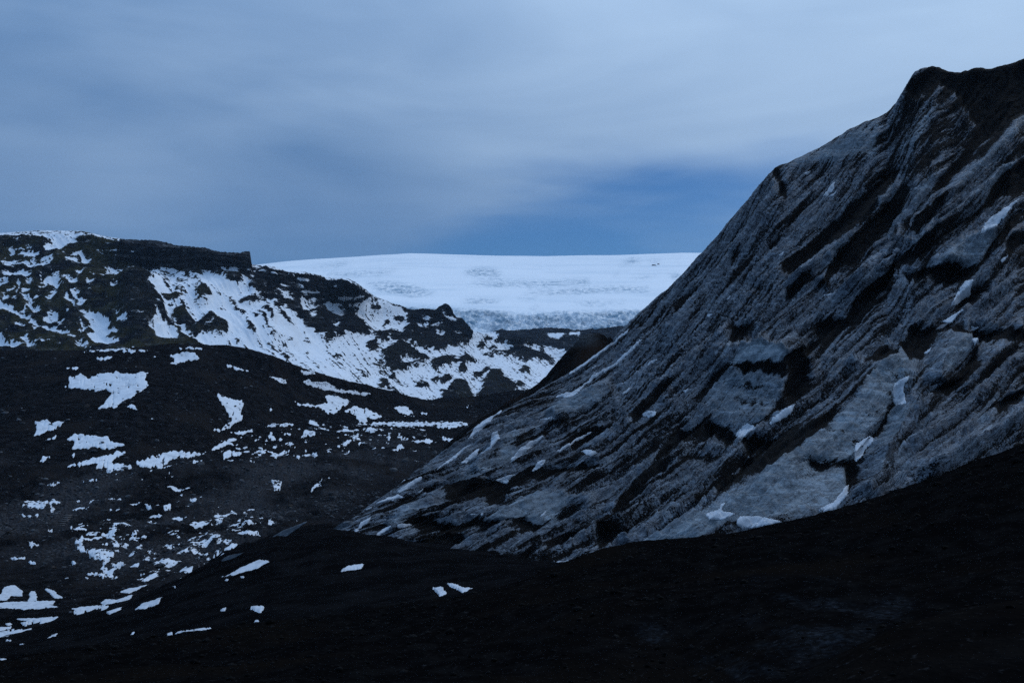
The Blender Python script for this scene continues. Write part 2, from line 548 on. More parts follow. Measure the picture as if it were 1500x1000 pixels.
# ---- ice cap on the horizon
def ice_cap():
    sky = '200,402,9500 300,396 370,389 420,383.5 500,377.5 560,373.5 600,371 640,372.5 700,375 800,375.5 900,374 960,372 1000,370.5 1040,371 1150,374 1400,372'
    gs = [guide('200,540,4250 1400,540,4250'),
          guide('200,484,4600 690,488,4600 800,486 900,483 1100,478 1400,478'),
          guide('200,450,4950 690,455,4950 800,457 1000,454 1100,452 1400,450'),
          guide('200,436,5700 560,425,5700 800,428 1100,425 1400,425'),
          guide('200,420,6900 560,402,6900 800,404 1100,400 1400,400'),
          guide('200,409,8300 560,384,8300 800,386 1000,381 1400,383'),
          guide(sky), guide(sky, 14, 1500)]
    sh = Sheet(340, 1120, 1.5, gs, [6, 60, 42, 36, 26, 18, 6], (-400, 1900))
    E = zoomed(680, 360, 4.1667, '0,150 100,128 190,138 235,185 130,198 0,172; 0,232 200,210 500,213 760,198 770,224 500,242 200,242;'
               '340,275 550,268 700,253 900,248 1140,253 1120,277 850,278 640,297 450,297; 0,322 250,330 180,348 0,343; 620,350 780,338 1020,350 760,362;'
               '1100,95 1200,80 1180,110; 1240,170 1330,165 1290,205; 300,320 450,312 420,332; 900,172 960,170 930,182; 1000,190 1200,178 1100,195;'
               '380,375 470,368 420,388; 1020,70 1100,95 1000,110 940,125')
    E += zoomed(360, 340, 3.125, '540,232 650,222 800,252 880,272 760,292 620,268; 350,190 600,180 700,165 650,190 420,205; 250,165 420,140 520,130 420,155')
    W = zoomed(680, 360, 4.1667, '-700,385 -200,380 0,398 400,420 800,404 1000,398 1200,395 1200,530 920,535 720,520 550,520 200,540 120,515 -300,500 -700,480')
    crev = np.maximum(blur(field(E), 3) * 0.75, blur(field(W), 3) * 0.72)
    grit = blur(field(W), 4)
    c, g = sample(crev, sh.px, sh.py), sample(grit, sh.px, sh.py)
    c = np.where(sh.vis, c, 0)
    g = np.where(sh.vis, g, 0)
    X, Y = sh.V[..., 0], sh.V[..., 1]
    nrm = sh.normals()
    c = np.clip(c * (0.6 + 1.3 * (fbm(X / 160, Y / 110, 3, 3) + 0.35)), 0, 1)
    h = 10 * fbm(X / 900, Y / 900, 3, 5)
    cr = fbm(X / 34 + 0.6 * perlin(X / 130, Y / 130, 8), Y / 60, 4, 9, 0.65, True)
    h = h - c * 13 * np.clip(cr, 0, 1)
    seracs = fbm(X / 60, (Y * 0.3 + sh.V[..., 2]) / 30, 5, 14, 0.6, True)
    h = h + g * ((seracs - 0.2) * 24 + 22 * fbm(X / 170, Y / 150, 2, 16))
    sh.V = sh.V + nrm * h[..., None]
    grit_v = g * np.clip(0.35 + 0.9 * fbm(X / 300, Y / 100, 3, 18) + 0.55 * sstep(-sh.py, -489, -470) * -1 + 0.35, 0, 1)
    sheet_object('ice_cap', sh, M_CAP, {'crev': c, 'grit': grit_v}, kind='structure',
                 label='broad white ice cap with crevasse fields and a broken icefall on the skyline')
    return sh


CAP = ice_cap()

# ---- cliffs on the left
SNOW_A = zoomed(0, 330, 5, '''0,60 180,48 240,58 400,62 500,55 600,80 670,100 580,98 540,105 580,130 520,140 490,170 450,215 430,215 440,180 420,190 400,215 340,225 330,200 390,160 370,130 300,95 200,92 60,90 0,105;
450,225 520,225 580,208 630,225 665,285 630,297 560,285 470,275 470,262 590,258 590,235 520,238; 125,235 200,225 285,215 300,250 200,252; 50,210 100,190 125,205 110,222;
20,290 60,275 200,275 260,265 270,290 350,260 400,255 400,272 350,280 380,310 330,322 230,330 200,300 60,308; 10,365 100,335 160,340 230,345 240,370 210,400 150,385 80,375; 0,425 55,405 70,435 0,448;
300,395 430,365 450,385 440,420 500,480 470,455 430,470 440,500 430,520 400,545 350,580 345,560 380,510 400,480 370,440 340,430 350,455 310,490 280,520 300,480 310,430;
455,375 520,370 530,410 570,400 570,440 530,455 490,415; 560,375 600,350 618,352 600,385 570,390; 120,440 150,435 150,480 130,520 110,580 90,550 95,530 125,525 135,470; 15,520 60,515 75,545 40,565 20,550;
150,510 230,545 270,520 290,540 250,560 250,590 300,650 290,670 240,640 210,600 180,660 160,650 190,590 210,570 160,540; 330,690 400,650 440,648 410,690 370,725 330,710; 420,690 490,670 480,700 440,740 420,760;
470,530 510,540 540,575 570,610 555,620 520,590 480,550; 530,505 590,500 590,530 570,535 640,580 630,600 580,605 590,570 545,540;
590,635 660,625 760,690 830,745 790,770 830,795 900,815 920,825 830,815 760,830 890,870 880,885 720,890 680,870 640,830 650,810 690,800 690,790 660,770 640,700 600,680 620,650;
575,690 600,720 630,790 620,830 595,840 610,790 590,740; -600,300 0,560 100,620 180,675 270,715 350,770 450,815 540,845 560,860 460,850 400,820 330,785 270,740 180,700 90,650 0,640;
115,725 160,725 210,770 150,765; 240,765 285,748 270,790 245,785; 0,800 50,860 120,880 180,930 100,925 40,910 0,915; 135,850 200,850 270,925 220,930 190,880;
765,370 800,335 860,335 910,355 955,385 940,395 880,390 830,375 770,380; 820,455 865,440 865,460 830,475; 640,435 660,435 700,435 700,450 640,460; 720,205 800,230 790,238 730,230;
840,660 880,675 900,700 880,705; 880,750 920,750 950,790 900,780; 195,180 240,178 232,200 195,200; 60,488 112,486 112,499 60,499; 540,880 600,865 670,905 590,915; 160,480 225,470 230,500 180,500; 195,420 240,420 235,445 205,440''')
SNOW_B = zoomed(180, 340, 5, '''130,345 185,320 290,330 370,330 470,335 530,345 570,340 570,315 640,305 700,325 760,375 800,370 870,340 920,360 960,430 1030,480 1100,520 1150,900 960,950 700,900 560,850 500,800 400,720 300,650 290,560 240,520 190,440 200,410 150,370;
280,290 340,272 400,275 420,300 380,318 300,308; 715,285 770,265 810,250 860,270 850,300 820,330 800,300 740,305; 905,280 955,320 950,340 920,320; 640,245 710,240 690,255; 690,160 735,160 715,178;
0,700 50,720 100,710 190,770 240,800 430,830 400,770 350,720 280,690 230,640 215,700 220,740 180,750 110,720; 360,665 420,720 520,800 560,830 500,820 440,770 380,710''')
ROCK_B = zoomed(180, 340, 5, '''520,440 570,405 620,420 650,440 620,480 570,495 530,480; 490,525 560,500 620,500 620,520 530,525; 280,490 360,480 410,460 430,490 400,525 320,515 290,520; 300,550 390,560 340,580;
440,520 455,560 450,600 500,650 520,690 560,680 620,600 650,590 680,640 720,650 775,700 750,765 640,775 560,770 530,790 480,760 420,720 370,650 350,600 400,580;
700,330 760,320 800,310 860,350 870,375 770,375 720,355; 850,500 880,480 920,480 960,460 1000,480 1030,505 940,510 890,520; 780,440 800,470 840,540 890,610 870,615 830,560 790,480;
900,630 930,680 970,770 955,775 930,730 905,690; 940,595 990,640 960,640; 300,350 335,355 330,370 300,365; 380,355 480,360 480,370 400,368; 300,410 325,398 335,415 310,435; 385,425 415,420 410,445 390,445;
520,390 550,385 560,400 530,405; 545,350 570,360 610,410 590,410; 170,390 220,400 240,420 180,415; 820,785 855,790 850,810 820,805''')
SNOW_B2 = zoomed(180, 340, 5, '505,660 560,606 545,650 520,672; 555,772 620,690 655,648 645,685 600,725')
SNOW_C = zoomed(360, 370, 6.25, '''0,280 50,310 100,380 170,420 230,450 330,510 430,570 500,620 530,680 640,750 720,810 850,850 950,890 1060,920 1150,970 1250,1000 1400,1300 600,1300 0,1100 0,860;
310,305 370,310 370,335 310,325; 250,340 320,365 380,370 410,420 430,450 400,455 340,400 280,370; 380,290 520,290 520,305 400,300; 440,230 560,230 580,260 460,255; 460,360 540,345 640,360 640,385 540,385;
490,420 640,400 650,480 640,520 560,550 520,540 490,490; 560,570 640,560 610,610; 720,450 780,450 850,470 920,540 880,580 800,570 740,500; 810,370 850,390 1000,380 1060,410 1000,420 880,430 830,420;
930,450 1060,440 1150,410 1250,410 1250,560 1100,560 1000,540 920,490; 780,660 840,640 840,690 790,700; 860,800 960,765 1060,755 1060,800 980,830 900,830 890,860; 1060,800 1110,760 1170,770 1160,800 1080,830;
1090,660 1150,650 1160,700 1130,720; 980,860 1080,840 1090,890 1000,880; 100,285 150,330 140,340; 1160,640 1250,620 1250,640 1180,670; 1190,930 1250,910 1250,980 1220,970; 780,310 840,280 850,300 820,320''')
ROCK_C = zoomed(360, 370, 6.25, '''0,430 60,410 120,420 150,440 60,455 0,465; 230,510 290,545 400,630 450,690 420,680 330,610 260,545; 80,515 140,560 190,640 260,770 240,765 180,670 120,590; 45,550 110,620 80,610;
150,510 200,480 210,510 260,580 230,640 200,600; 0,600 30,660 40,740 20,740; 400,770 460,800 410,795; 530,770 640,820 560,800; 200,815 300,890 240,860; 360,830 390,860 350,860; 540,900 580,930 550,940;
780,930 880,990 820,985; 340,920 400,960 380,990 340,940; 880,480 1000,490 1040,520 960,520; 1150,505 1230,505 1240,520 1170,520''')
SNOW_D = zoomed(520, 430, 5.88, '''0,140 200,60 430,160 430,235 430,290 420,340 290,330 140,345 110,310 60,230 0,230; 0,350 120,350 140,345 190,400 230,430 290,380 350,425 470,410 620,455 720,470 800,455 980,440 990,390 1000,330 930,295 1176,330 1300,420 1800,480 1800,1000 -200,1000 -200,400''')
ROCK_D = zoomed(520, 430, 5.88, '''430,235 470,185 560,178 690,140 770,75 800,110 850,175 885,230 930,300 990,390 980,440 880,430 800,455 720,470 620,455 500,430 470,410 350,425 290,380 230,430 190,400 140,345 290,330 420,340 430,290;
260,460 350,430 470,430 520,480 570,520 640,555 580,590 490,550 430,540 370,560 400,600 480,610 480,640 420,650 400,680 340,670 250,620 210,560 220,510; 650,600 740,540 850,540 900,590 920,630 860,620 760,630 710,655 660,640;
500,590 560,590 590,625 490,628; 90,430 170,385 200,450 230,490 140,510 100,470; 0,230 60,230 110,310 115,350 0,355; 345,120 360,108 392,135 395,147; 430,130 490,125 570,105 530,130 450,138; 310,80 380,65 440,90 430,105; 130,120 200,110 230,130 150,138;
670,750 700,720 720,750 800,715 830,735 750,780 690,780; 1030,690 1150,620 1160,650 1080,710 1020,720; 1080,740 1176,680 1176,720 1110,760; 900,550 940,530 1000,560 1060,590 1020,600 960,570 960,640 940,690 890,660;
0,660 80,710 110,750 60,720; 200,730 260,730 300,790 380,830 420,870 340,830 260,790; 180,790 250,780 240,820 190,810; 300,690 340,690 340,740 300,740; 520,770 640,780 620,810 540,800; 130,610 210,620 200,640; 60,650 140,720 100,700;
1065,430 1100,430 1100,480 1065,460; 1080,530 1176,520 1176,550 1100,545; 1110,390 1170,380 1170,400 1110,405; 240,240 290,230 300,260 260,300 240,290; 330,220 400,210 410,240 380,260 340,250''')
SNOW_D2 = zoomed(520, 430, 5.88, '''520,260 600,255 620,300 590,315 540,290; 560,215 620,215 640,245 570,235; 640,270 730,285 690,305 650,295; 675,340 740,335 760,360 720,380; 730,165 780,190 850,220 850,245 800,240 760,210;
690,250 740,265 720,275; 800,325 910,340 880,355 820,345; 470,340 512,348 500,362; 370,560 430,545 490,560 480,590 430,575 400,598''')
ROCK_E = zoomed(680, 360, 4.1667, '''220,515 300,520 420,515 470,520 490,550 520,575 600,570 720,565 1000,560 1000,700 640,660 580,620 520,600 420,590 370,570 250,550 200,540; 160,660 270,640 280,580 310,570 360,620 460,650 560,690 520,700 560,730 480,700 400,710 370,720 260,680;
340,760 380,745 400,755 390,780 350,775; 190,560 260,555 290,570 230,590 190,580; 85,590 110,585 115,625 95,640; 160,605 195,615 185,640 165,630; 460,630 485,620 485,650 465,650; 120,570 160,560 160,575 125,578; 0,640 40,690 0,720''')
ROCK_E += zoomed(600, 500, 7.145, '''410,480 470,430 560,410 610,440 640,520 700,570 600,640 520,640 420,510; 720,540 830,340 860,290 930,300 1010,380 1090,450 1110,490 1060,620 800,620 720,590; 1090,430 1150,430 1210,460 1130,490 1100,470;
320,500 400,510 480,590 530,660 440,700 360,650 330,570''')
SNOW_E2 = zoomed(680, 360, 4.1667, '490,545 600,550 610,570 520,572; 610,560 660,542 740,545 690,560; 270,520 430,522 300,530')

SNOW_IMG = np.zeros((IH, IW), np.float32)
for polys, val in ((SNOW_D, 1), (SNOW_C, 1), (SNOW_B, 1), (SNOW_A, 1), (ROCK_B, 0), (SNOW_B2, 1), (ROCK_C, 0), (ROCK_D, 0), (SNOW_D2, 1), (ROCK_E, 0), (SNOW_E2, 1)):
    field(polys, val, SNOW_IMG)
SNOW_F = blur(SNOW_IMG, 1, 2)
SNOW_F4 = blur(SNOW_IMG, 4, 2)


def frame_on(sh, a, b):
    """unit vectors on a sheet: along the line seen from pixel a to pixel b, and across it"""
    def near(p):
        d = (sh.px - p[0]) ** 2 + (sh.py - p[1]) ** 2 + np.where(sh.vis, 0, 1e6)
        return sh.V.reshape(-1, 3)[np.argmin(d)]
    A, B = near(a), near(b)
    D = (B - A) / np.linalg.norm(B - A)
    N = sh.normals()[sh.vis].mean(0)
    Q = np.cross(N, D)
    return D, Q / np.linalg.norm(Q)


def mountain():
    rim = ('-300,352,2000 0,345,2000 60,341 120,342 155,351,1950 170,354,1910 215,358,1905 270,363,1905 300,368 318,373,1905 322,374 366,374,1915 369,391,1960 400,394 418,399,2050 428,402 '
           '445,401 470,406,2150 476,411 500,413 520,419 540,432,2350 560,442,2400 600,456,2500 628,456 640,454,2550 647,450 652,445,2560 656,449 664,461,2570 680,478,2600 690,488,2650 720,491,2800 740,497 755,494 780,500,2950 830,518,3000 900,530,3000')
    gs = [guide('-300,640,1200 900,640,1900'),
          guide('-300,560,1400 0,545,1450 200,545 400,560,1550 500,575,1650 600,600,1800 700,605,2000 900,605,2300'),
          guide('-300,500,1550 0,480,1600 200,480 300,490,1650 400,500,1700 500,530,1850 600,560,2000 700,570,2200 780,570,2400 900,580,2500'),
          guide('-300,440,1700 0,420,1750 200,420 300,425,1780 400,450,1850 500,480,2050 600,510,2250 700,530,2450 800,545,2650 900,560,2700'),
          guide('-300,390,1850 0,375,1880 100,375 155,390 215,402 270,402 310,400 345,398,1900 368,408,1905 420,425,2000 500,450,2200 560,470,2350 650,485,2500 690,500,2600 750,515,2800 830,533,2900 900,545,2900'),
          guide(rim), guide(rim, 5, 250), guide(rim, 70, 700)]
    sh = Sheet(-40, 880, 1.25, gs, [8, 60, 62, 58, 56, 10, 5], (-900, 881))
    X, Y, Z = sh.V[..., 0], sh.V[..., 1], sh.V[..., 2]
    vis = sh.vis & (sh.row_of[:, None] <= 5.02)
    jx, jy = 9.0 * fbm(X / 18, Z / 13, 4, 21, 0.68), 7.0 * fbm(X / 18, Z / 13, 4, 25, 0.68)
    S = sample(SNOW_F, sh.px + jx, sh.py + jy)
    S4 = sample(SNOW_F4, sh.px, sh.py)
    left = sh.px < -25
    S = np.where(left, 0.5 + 0.5 * fbm(X / 60, Z / 22, 3, 27), S)
    S = np.where(vis, S, 0.7)
    S4 = np.where(vis, S4, 0.7)
    D, Q = frame_on(sh, (385, 440), (460, 540))
    al, ac = sh.V @ D, sh.V @ Q
    streak = fbm(al / 70, ac / 9, 4, 31, 0.62) + 0.45 * fbm(al / 150, ac / 60, 2, 35)
    beds = fbm(X / 120, Z / 9 + 0.4 * perlin(X / 70, Z / 70, 34), 3, 33)
    fine = fbm(X / 9, (Z + 0.35 * Y) / 7, 3, 37)
    S = S + np.where(S4 > 0.5, -1.0 * sstep(streak + 0.45 * fine, 0.08, 0.50) * (0.25 + 0.75 * sstep(fine, -0.25, 0.25)), 0.50 * sstep(beds + 0.5 * fine, 0.34, 0.72))
    S = S + 0.62 * fine + 0.30 * fbm(X / 3.5, (Z + 0.3 * Y) / 3.0, 2, 39)
    S = S - 0.15 * sstep(sh.px, 420, 560)
    cliff = sstep(sh.px, 165, 185) * sstep(-sh.px, -372, -366) * sstep(sh.row_of[:, None] + 0 * X, 4.05, 4.25)
    S = np.where(cliff > 0.5, np.minimum(S, 0.30 + 0.35 * sstep(beds, 0.45, 0.7)), S)
    rockness = 1 - S4
    nrm = sh.normals()
    h = 12 * fbm(X / 130, Z / 90, 3, 41) + 2.5 * streak * S4 + rockness * (6.5 + 9 * fbm(X / 34, Z / 26, 4, 43, 0.55, True) + 3.0 * beds) + (1 - S) * 1.6 * fine
    cols = fbm(X / 10, Z / 80, 3, 47, 0.5, True)                       # columns in the rim cliff and the buttress
    h = h + cliff * (9 * cols + 5 * beds) * sstep(-sh.px, -362, -335)
    buttress = sstep(sh.px, 165, 195) * sstep(-sh.px, -250, -225) * sstep(sh.py, 395, 420) * sstep(-sh.py, -500, -485)
    h = h + buttress * vis * (14 + 5 * cols)
    top = sstep(sh.row_of[:, None] + 0 * X, 4.75, 5.0)
    h = h * (1 - np.where(sh.px < 385, 0.9, 0.45) * top) * (1 - 0.9 * np.exp(-((sh.px - 370) / 14) ** 2) * sstep(sh.row_of[:, None] + 0 * X, 3.6, 4.2))
    sh.V = sh.V + nrm * h[..., None]
    sh.V[..., 2] += top * sstep(sh.px, 160, 190) * (5.0 * fbm(X / 16, Y / 200, 4, 49, 0.68) + 4.0 * fbm(X / 55, Y / 300, 2, 59) - 1.5)
    moss = np.clip(sstep(-sh.px, -420, -180) * (1 - cliff) * (1 - 0.8 * buttress) + 0.35 * sstep(-sh.py, -420, -560), 0.12, 1)
    sheet_object('mountain_side', sh, M_MOUNT, {'snow': S, 'moss': moss}, kind='structure',
                 label='long table mountain of dark lava beds streaked with snow, its flat rim ending in a cliff')
    return sh


MOUNT = mountain()


def snow_hills():
    crest = '560,500,3600 640,498,3700 690,488,3900 720,489,4000 760,488 800,486,4050 850,488 900,484 1000,482 1150,482,4050'
    gs = [guide('560,640,2500 1150,640,2700'), guide('560,590,2700 1150,600,2900'), guide('560,545,3000 700,545,3100 850,548,3150 1150,555,3150'),
          guide('560,515,3400 700,510,3500 780,508,3500 860,520,3500 1150,520,3500'), guide(crest), guide(crest, 30, 500)]
    sh = Sheet(560, 1150, 1.4, gs, [8, 30, 36, 40, 8])
    X, Y, Z = sh.V[..., 0], sh.V[..., 1], sh.V[..., 2]
    S = sample(SNOW_F, sh.px + 7 * fbm(X / 26, Z / 26, 4, 51, 0.65), sh.py, outside=0.6)
    S4 = sample(SNOW_F4, sh.px, sh.py, outside=0.6)
    fine = fbm(X / 20, (Z + 0.4 * Y) / 20, 3, 53)
    S = S + 0.7 * fine
    h = 10 * fbm(X / 160, Y / 160, 3, 55) + (1 - S4) * 12 * (0.5 + fbm(X / 60, Y / 60, 4, 57, 0.55, True))
    sh.V = sh.V + sh.normals() * h[..., None]
    sheet_object('snowy_hills', sh, M_HILLS, {'snow': S, 'moss': np.full(S.shape, 0.1)}, kind='structure',
                 label='low snow-streaked rock hills below the icefall')


snow_hills()

# ---- valley floor, apron and the dark hill in one sheet of ground
def valley():
    gs = [guide('-250,1045,75 0,1015 300,975 500,935 800,880 1000,850'),
          guide('-250,1000,108 0,955 240,918 400,880 600,858 800,840 1000,835'),
          guide('-250,978,128 0,938,130 100,915,135 200,882,145 270,853,150 330,822,158 400,795,165 480,776,175 600,792,170 800,824,150 1000,830,145'),
          guide('-250,950,190 0,922,205 100,900,220 200,868,245 270,840,270 330,808,310 400,784,350 480,768,385 600,740,420 800,720,440 1000,715,440'),
          guide('-250,790,345 0,780,365 200,775,375 330,765,400 480,730,470 600,700,560 800,690,560 1000,690,560'),
          guide('-250,720,440 0,712,450 100,700,470 200,688,490 300,670,540 400,655,600 500,640,680 600,630,760 700,625,800 1000,620,820'),
          guide('-250,620,560 0,610,570 100,600,580 200,590,590 300,590,620 400,600,690 500,605,780 600,614,860 700,613,880 1000,608,900'),
          guide('-250,545,680 0,540,690 200,530,700 300,535,720 400,552,760 500,580,840 600,602,930 700,600,960 1000,590,960'),
          guide('-250,528,780 -100,520 0,517 60,515 120,513 185,508 250,505 340,509 400,522 450,540,820 500,554,860 560,570,920 600,581,980 630,588,1000 660,586 690,583,1020 720,577 760,570 1000,560,1020'),
          guide('-250,590,1180 1000,640,1250')]
    sh = Sheet(-40, 960, 1.5, gs, [10, 34, 22, 125, 66, 84, 58, 40, 8], (-1100, 961))
    X, Y, Z = sh.V[..., 0], sh.V[..., 1], sh.V[..., 2]
    RUB = zoomed(0, 480, 3.125, '-200,560 300,690 700,640 1100,600 1900,480 2000,560 1700,720 1500,880 1300,980 1000,1080 700,1150 500,1160 200,1080 -200,1000')
    rub = blur(field(RUB), 12)
    R = np.where(sh.vis, sample(rub, sh.px, sh.py), 0)
    R = R * np.clip(0.42 + 2.0 * fbm(X / 32, Y / 60, 4, 61, 0.6), 0.0, 1)
    D = np.clip((Y - 70) / 60, 0.15, 1)
    h = D * (2.2 * fbm(X / 60, Y / 75, 3, 63) + 0.7 * fbm(X / 14, Y / 18, 3, 65))
    far = sstep(Y, 480, 620)
    h = h + far * (3.0 * fbm(X / 110, Y / 130, 3, 67) - 0.8 * np.clip(fbm(X / 22, Y / 40, 3, 69, 0.5, True), 0, 1))
    Rz = np.where(sh.vis, sample(rub, sh.px, sh.py), 0)
    h = h + Rz * (2.6 * fbm(X / 9, Y / 14, 4, 71, 0.6, True) + 3.4 * fbm(X / 26, Y / 42, 3, 77))
    ridge = sstep(sh.px, 595, 625) * sstep(sh.row_of[:, None] + 0 * X, 7.3, 8.0)
    h = h + ridge * (1.6 * fbm(X / 6, Y / 60, 3, 73, 0.6, True))
    h = h * (1 - 0.6 * sstep(sh.row_of[:, None] + 0 * X, 1.5, 2.0) * sstep(-sh.row_of[:, None] + 0 * X, -2.5, -2.0))
    sh.V[..., 2] += h
    h2 = sstep(-Y, -260, -200) * (0.30 * fbm(X / 4, Y / 5, 4, 79, 0.62) + 0.25 * np.clip(fbm((X + 0.3 * Y) / 7, (Y - 0.3 * X) / 30, 3, 85, 0.6, True), 0, 1))
    sh.V[..., 2] += h2
    sh.base = sh.V.copy()                                         # smooth ground the snow lies on
    sh.base[..., 2] = 0.25 * sh.base[..., 2] + 0.75 * blur(sh.base[..., 2], 2, 2)
    sz = np.clip(Y / 450, 0.3, 1.6)
    hf = sz * (0.18 + 0.26 * R) * fbm(X / 1.9 / sz, Y / 2.6 / sz, 3, 75, 0.6)
    sh.V[..., 2] += hf
    sh.refresh()
    sh.vis = blur(sh.vis.astype(np.float64), 2, 2) > 0.35
    sh.rub = R
    sheet_object('valley_ground', sh, M_ASH_MID, {'rubble': R, 'black_ash': sstep(-Y, -270, -185)}, kind='structure',
                 label='black ash hill and stony valley floor beside the glacier')
    return sh


VALLEY = valley()

# ---- cone of ash behind the glacier's edge
def ash_ridge():
    crest = '640,662,330 700,614,330 740,590 780,568 800,551 818,530 832,512 842,502 850,495 860,491 872,489 884,491 890,496 894,494 905,510 930,540 970,590'
    c = guide(crest)
    gs = [guide(crest, 120, -90), guide(crest, 55, -45), guide(crest, 18, -14), c, guide(crest, 40, 60)]
    sh = Sheet(640, 970, 1.3, gs, [20, 36, 24, 24])
    X, Y, Z = sh.V[..., 0], sh.V[..., 1], sh.V[..., 2]
    top = sstep(sh.row_of[:, None] + 0 * X, 2.3, 3.0)
    h = 1.2 * fbm(X / 12, Z / 12, 4, 81, 0.62) * (1 - 0.25 * top)
    sh.V = sh.V + sh.normals() * h[..., None]
    ice = sstep(-sh.py, -512, -498) * sstep(-sh.px, -884, -862) * 0.8
    ice = np.maximum(ice, 0.5 * sstep(fbm((X + Z) / 14, (X - Z) / 2.2, 3, 83), 0.35, 0.6))
    sheet_object('ash_covered_ridge', sh, M_ASH_CONE, {'ice': ice}, kind='structure', label='dark ash cone standing behind the edge of the glacier')


ash_ridge()

# ---- the glacier's dirty face
DARK_G = zoomed(980, 60, 2.5, '''925,125 965,95 1060,118 1200,95 1300,66 1500,40 1500,200 1300,250 1200,330 1140,380 1060,470 980,560 1000,510 1090,400 1150,300 1100,270 1080,200 1000,150 960,180 900,205 885,175;
820,470 850,465 790,550 730,640 640,720 560,770 460,850 420,840 500,760 590,680 660,620 720,560; 600,790 650,750 700,690 760,640 850,540 880,530 840,640 800,690 740,750 690,800 620,850 590,840;
1400,360 1400,480 1300,550 1220,560 1100,650 980,740 900,820 830,870 760,930 680,1000 650,1000 720,920 780,880 850,810 960,730 1050,670 1150,600 1180,530 1240,480 1300,430;
1400,560 1290,640 1260,690 1190,760 1150,830 1140,850 1090,880 900,870 860,860 940,838 1140,832 1180,740 1240,650; 1140,905 1050,960 1120,965 1180,900; 380,470 400,468 430,560 425,590 410,570 395,510;
1250,740 1300,700 1300,720 1240,790; 970,600 1010,570 930,680 860,740 880,700''')
DARK_G += zoomed(940, 300, 4.547, '''1364,60 1364,110 1200,240 1050,370 1000,430 960,430 940,400 1040,330 1180,220 1290,110; 1364,740 1364,790 1200,860 1150,810 1240,770; 1180,880 1080,950 980,1020 1080,1010 1200,920 1364,800;
600,350 660,320 620,380 590,410; 230,680 300,600 360,590 300,640 230,720; 740,540 790,530 780,560 750,565; 850,280 930,180 910,230 860,300; 960,590 1110,480 1120,490 970,610; 620,890 700,820 760,830 690,880 610,930; 1220,430 1360,330 1350,400 1260,470 1230,560 1215,500''')
DARK_G += zoomed(880, 440, 2.419, '''980,0 900,50 830,100 740,160 680,190 640,210 650,240 720,230 710,190 800,140 880,80 960,30 1010,0; 640,210 720,220 740,280 690,340 650,330 660,260; 1110,100 1200,90 1190,140 1140,190 1080,220 1040,180 1100,140;
1330,160 1300,220 1250,280 1170,340 1150,360 1190,340 1270,290 1320,220; 470,90 550,90 520,120 450,160; 250,280 170,360 100,420 120,430 200,350; 290,420 200,560 60,720 0,800 0,830 100,720 220,600 300,480;
450,540 380,550 250,560 330,545; 0,830 100,810 80,880 0,900; 500,580 600,540 720,460 800,420 740,470 640,550 560,600 500,620; 875,580 900,570 912,620 880,650; 470,240 640,245 640,262 500,262; 640,575 880,585 870,597 700,590;
1200,100 1500,110 1500,135 1300,130; 1500,330 1380,400 1320,420 1420,400 1500,370''')
DARK_G += zoomed(440, 560, 3.261, '''600,520 760,495 920,480 1100,430 1300,400 1480,405 1300,435 1120,452 1000,500 960,560 900,580 880,540 750,560 620,540 500,600 380,650 330,645 480,570;
500,670 750,668 800,640 850,660 1180,690 1100,702 820,690 760,720 560,705; 1180,790 1230,750 1330,740 1350,770 1260,790 1200,830; 600,760 760,730 800,790 700,800 600,800; 250,730 420,770 640,800 700,850 250,850; 1300,300 1400,240 1460,230 1400,280 1310,320''')
BAND_G = zoomed(1050, 480, 3.571, '''555,452 700,464 835,458 700,480; 465,535 600,545 745,600 640,580; 325,664 520,684 722,708 702,724 500,704; 730,296 880,346 905,372 800,334; 655,366 800,436 842,452 760,434; 40,205 340,192 335,218 80,228; 20,300 280,305 150,332; 40,380 260,390 150,405; 800,222 905,285 915,400 900,300 830,250''')
DARK_G += zoomed(880, 440, 2.419, '350,340 400,290 440,240 425,235 380,290 330,345; 480,455 590,425 640,340 655,345 600,440 500,470; 300,480 360,440 400,440 470,460 470,500 380,470 310,520; 1040,190 1010,215 960,225 930,215 1000,170; 500,500 620,500 700,440 640,520 540,545')
DARK_G += zoomed(1050, 480, 3.571, '''690,830 730,700 760,640 850,520 905,420 915,330 930,330 925,430 870,530 790,640 750,720 715,840; 270,690 420,600 560,480 690,360 780,250 770,240 680,345 540,470 400,590 240,690; 0,870 120,790 260,700 250,690 100,780 0,845; 300,190 340,195 420,150 500,90 480,90''')
PALE_G = zoomed(880, 440, 2.419, '''440,235 480,185 560,180 640,200 650,230 560,240 480,240; 130,860 300,760 430,690 560,600 640,540 700,490 760,470 880,330 940,260 970,230 1030,200 1090,170 1140,150 1130,200 1080,260 1040,310 980,410 920,490 890,570 880,640 850,700 800,730 640,775 480,800 340,840 150,880;
440,262 640,265 640,330 580,420 480,450 400,430 370,340; 900,560 905,510 950,480 1000,400 1090,370 1100,400 960,540 920,580; 1180,210 1240,130 1310,100 1290,180 1200,260''')
PALE_G += zoomed(440, 560, 3.261, '''1130,170 1260,70 1340,50 1450,40 1440,100 1300,165; 790,400 960,375 960,300 1060,230 1010,380 860,420; 850,680 1000,560 1150,520 1300,540 1220,660 1100,690; 130,705 200,655 240,700 230,715;
370,690 560,590 600,600 440,690; 700,500 800,430 1000,400 900,450''')
PALE_G += zoomed(980, 60, 2.5, '590,780 640,750 645,780 610,825 600,800; 560,890 570,820 590,800 590,850; 940,830 1050,750 1180,720 1150,810 1130,832; 890,600 920,540 965,485 960,530 900,610; 1300,270 1180,390 1080,480 980,590 1050,540 1180,420 1300,320; 1300,420 1200,470 1150,540 1060,620 1180,540; 640,700 780,560 820,490 800,570 680,690; 840,400 930,270 990,225 930,340 860,420; 400,465 600,370 780,280 750,420 560,440; 1000,500 1140,340 1140,370 1020,500')
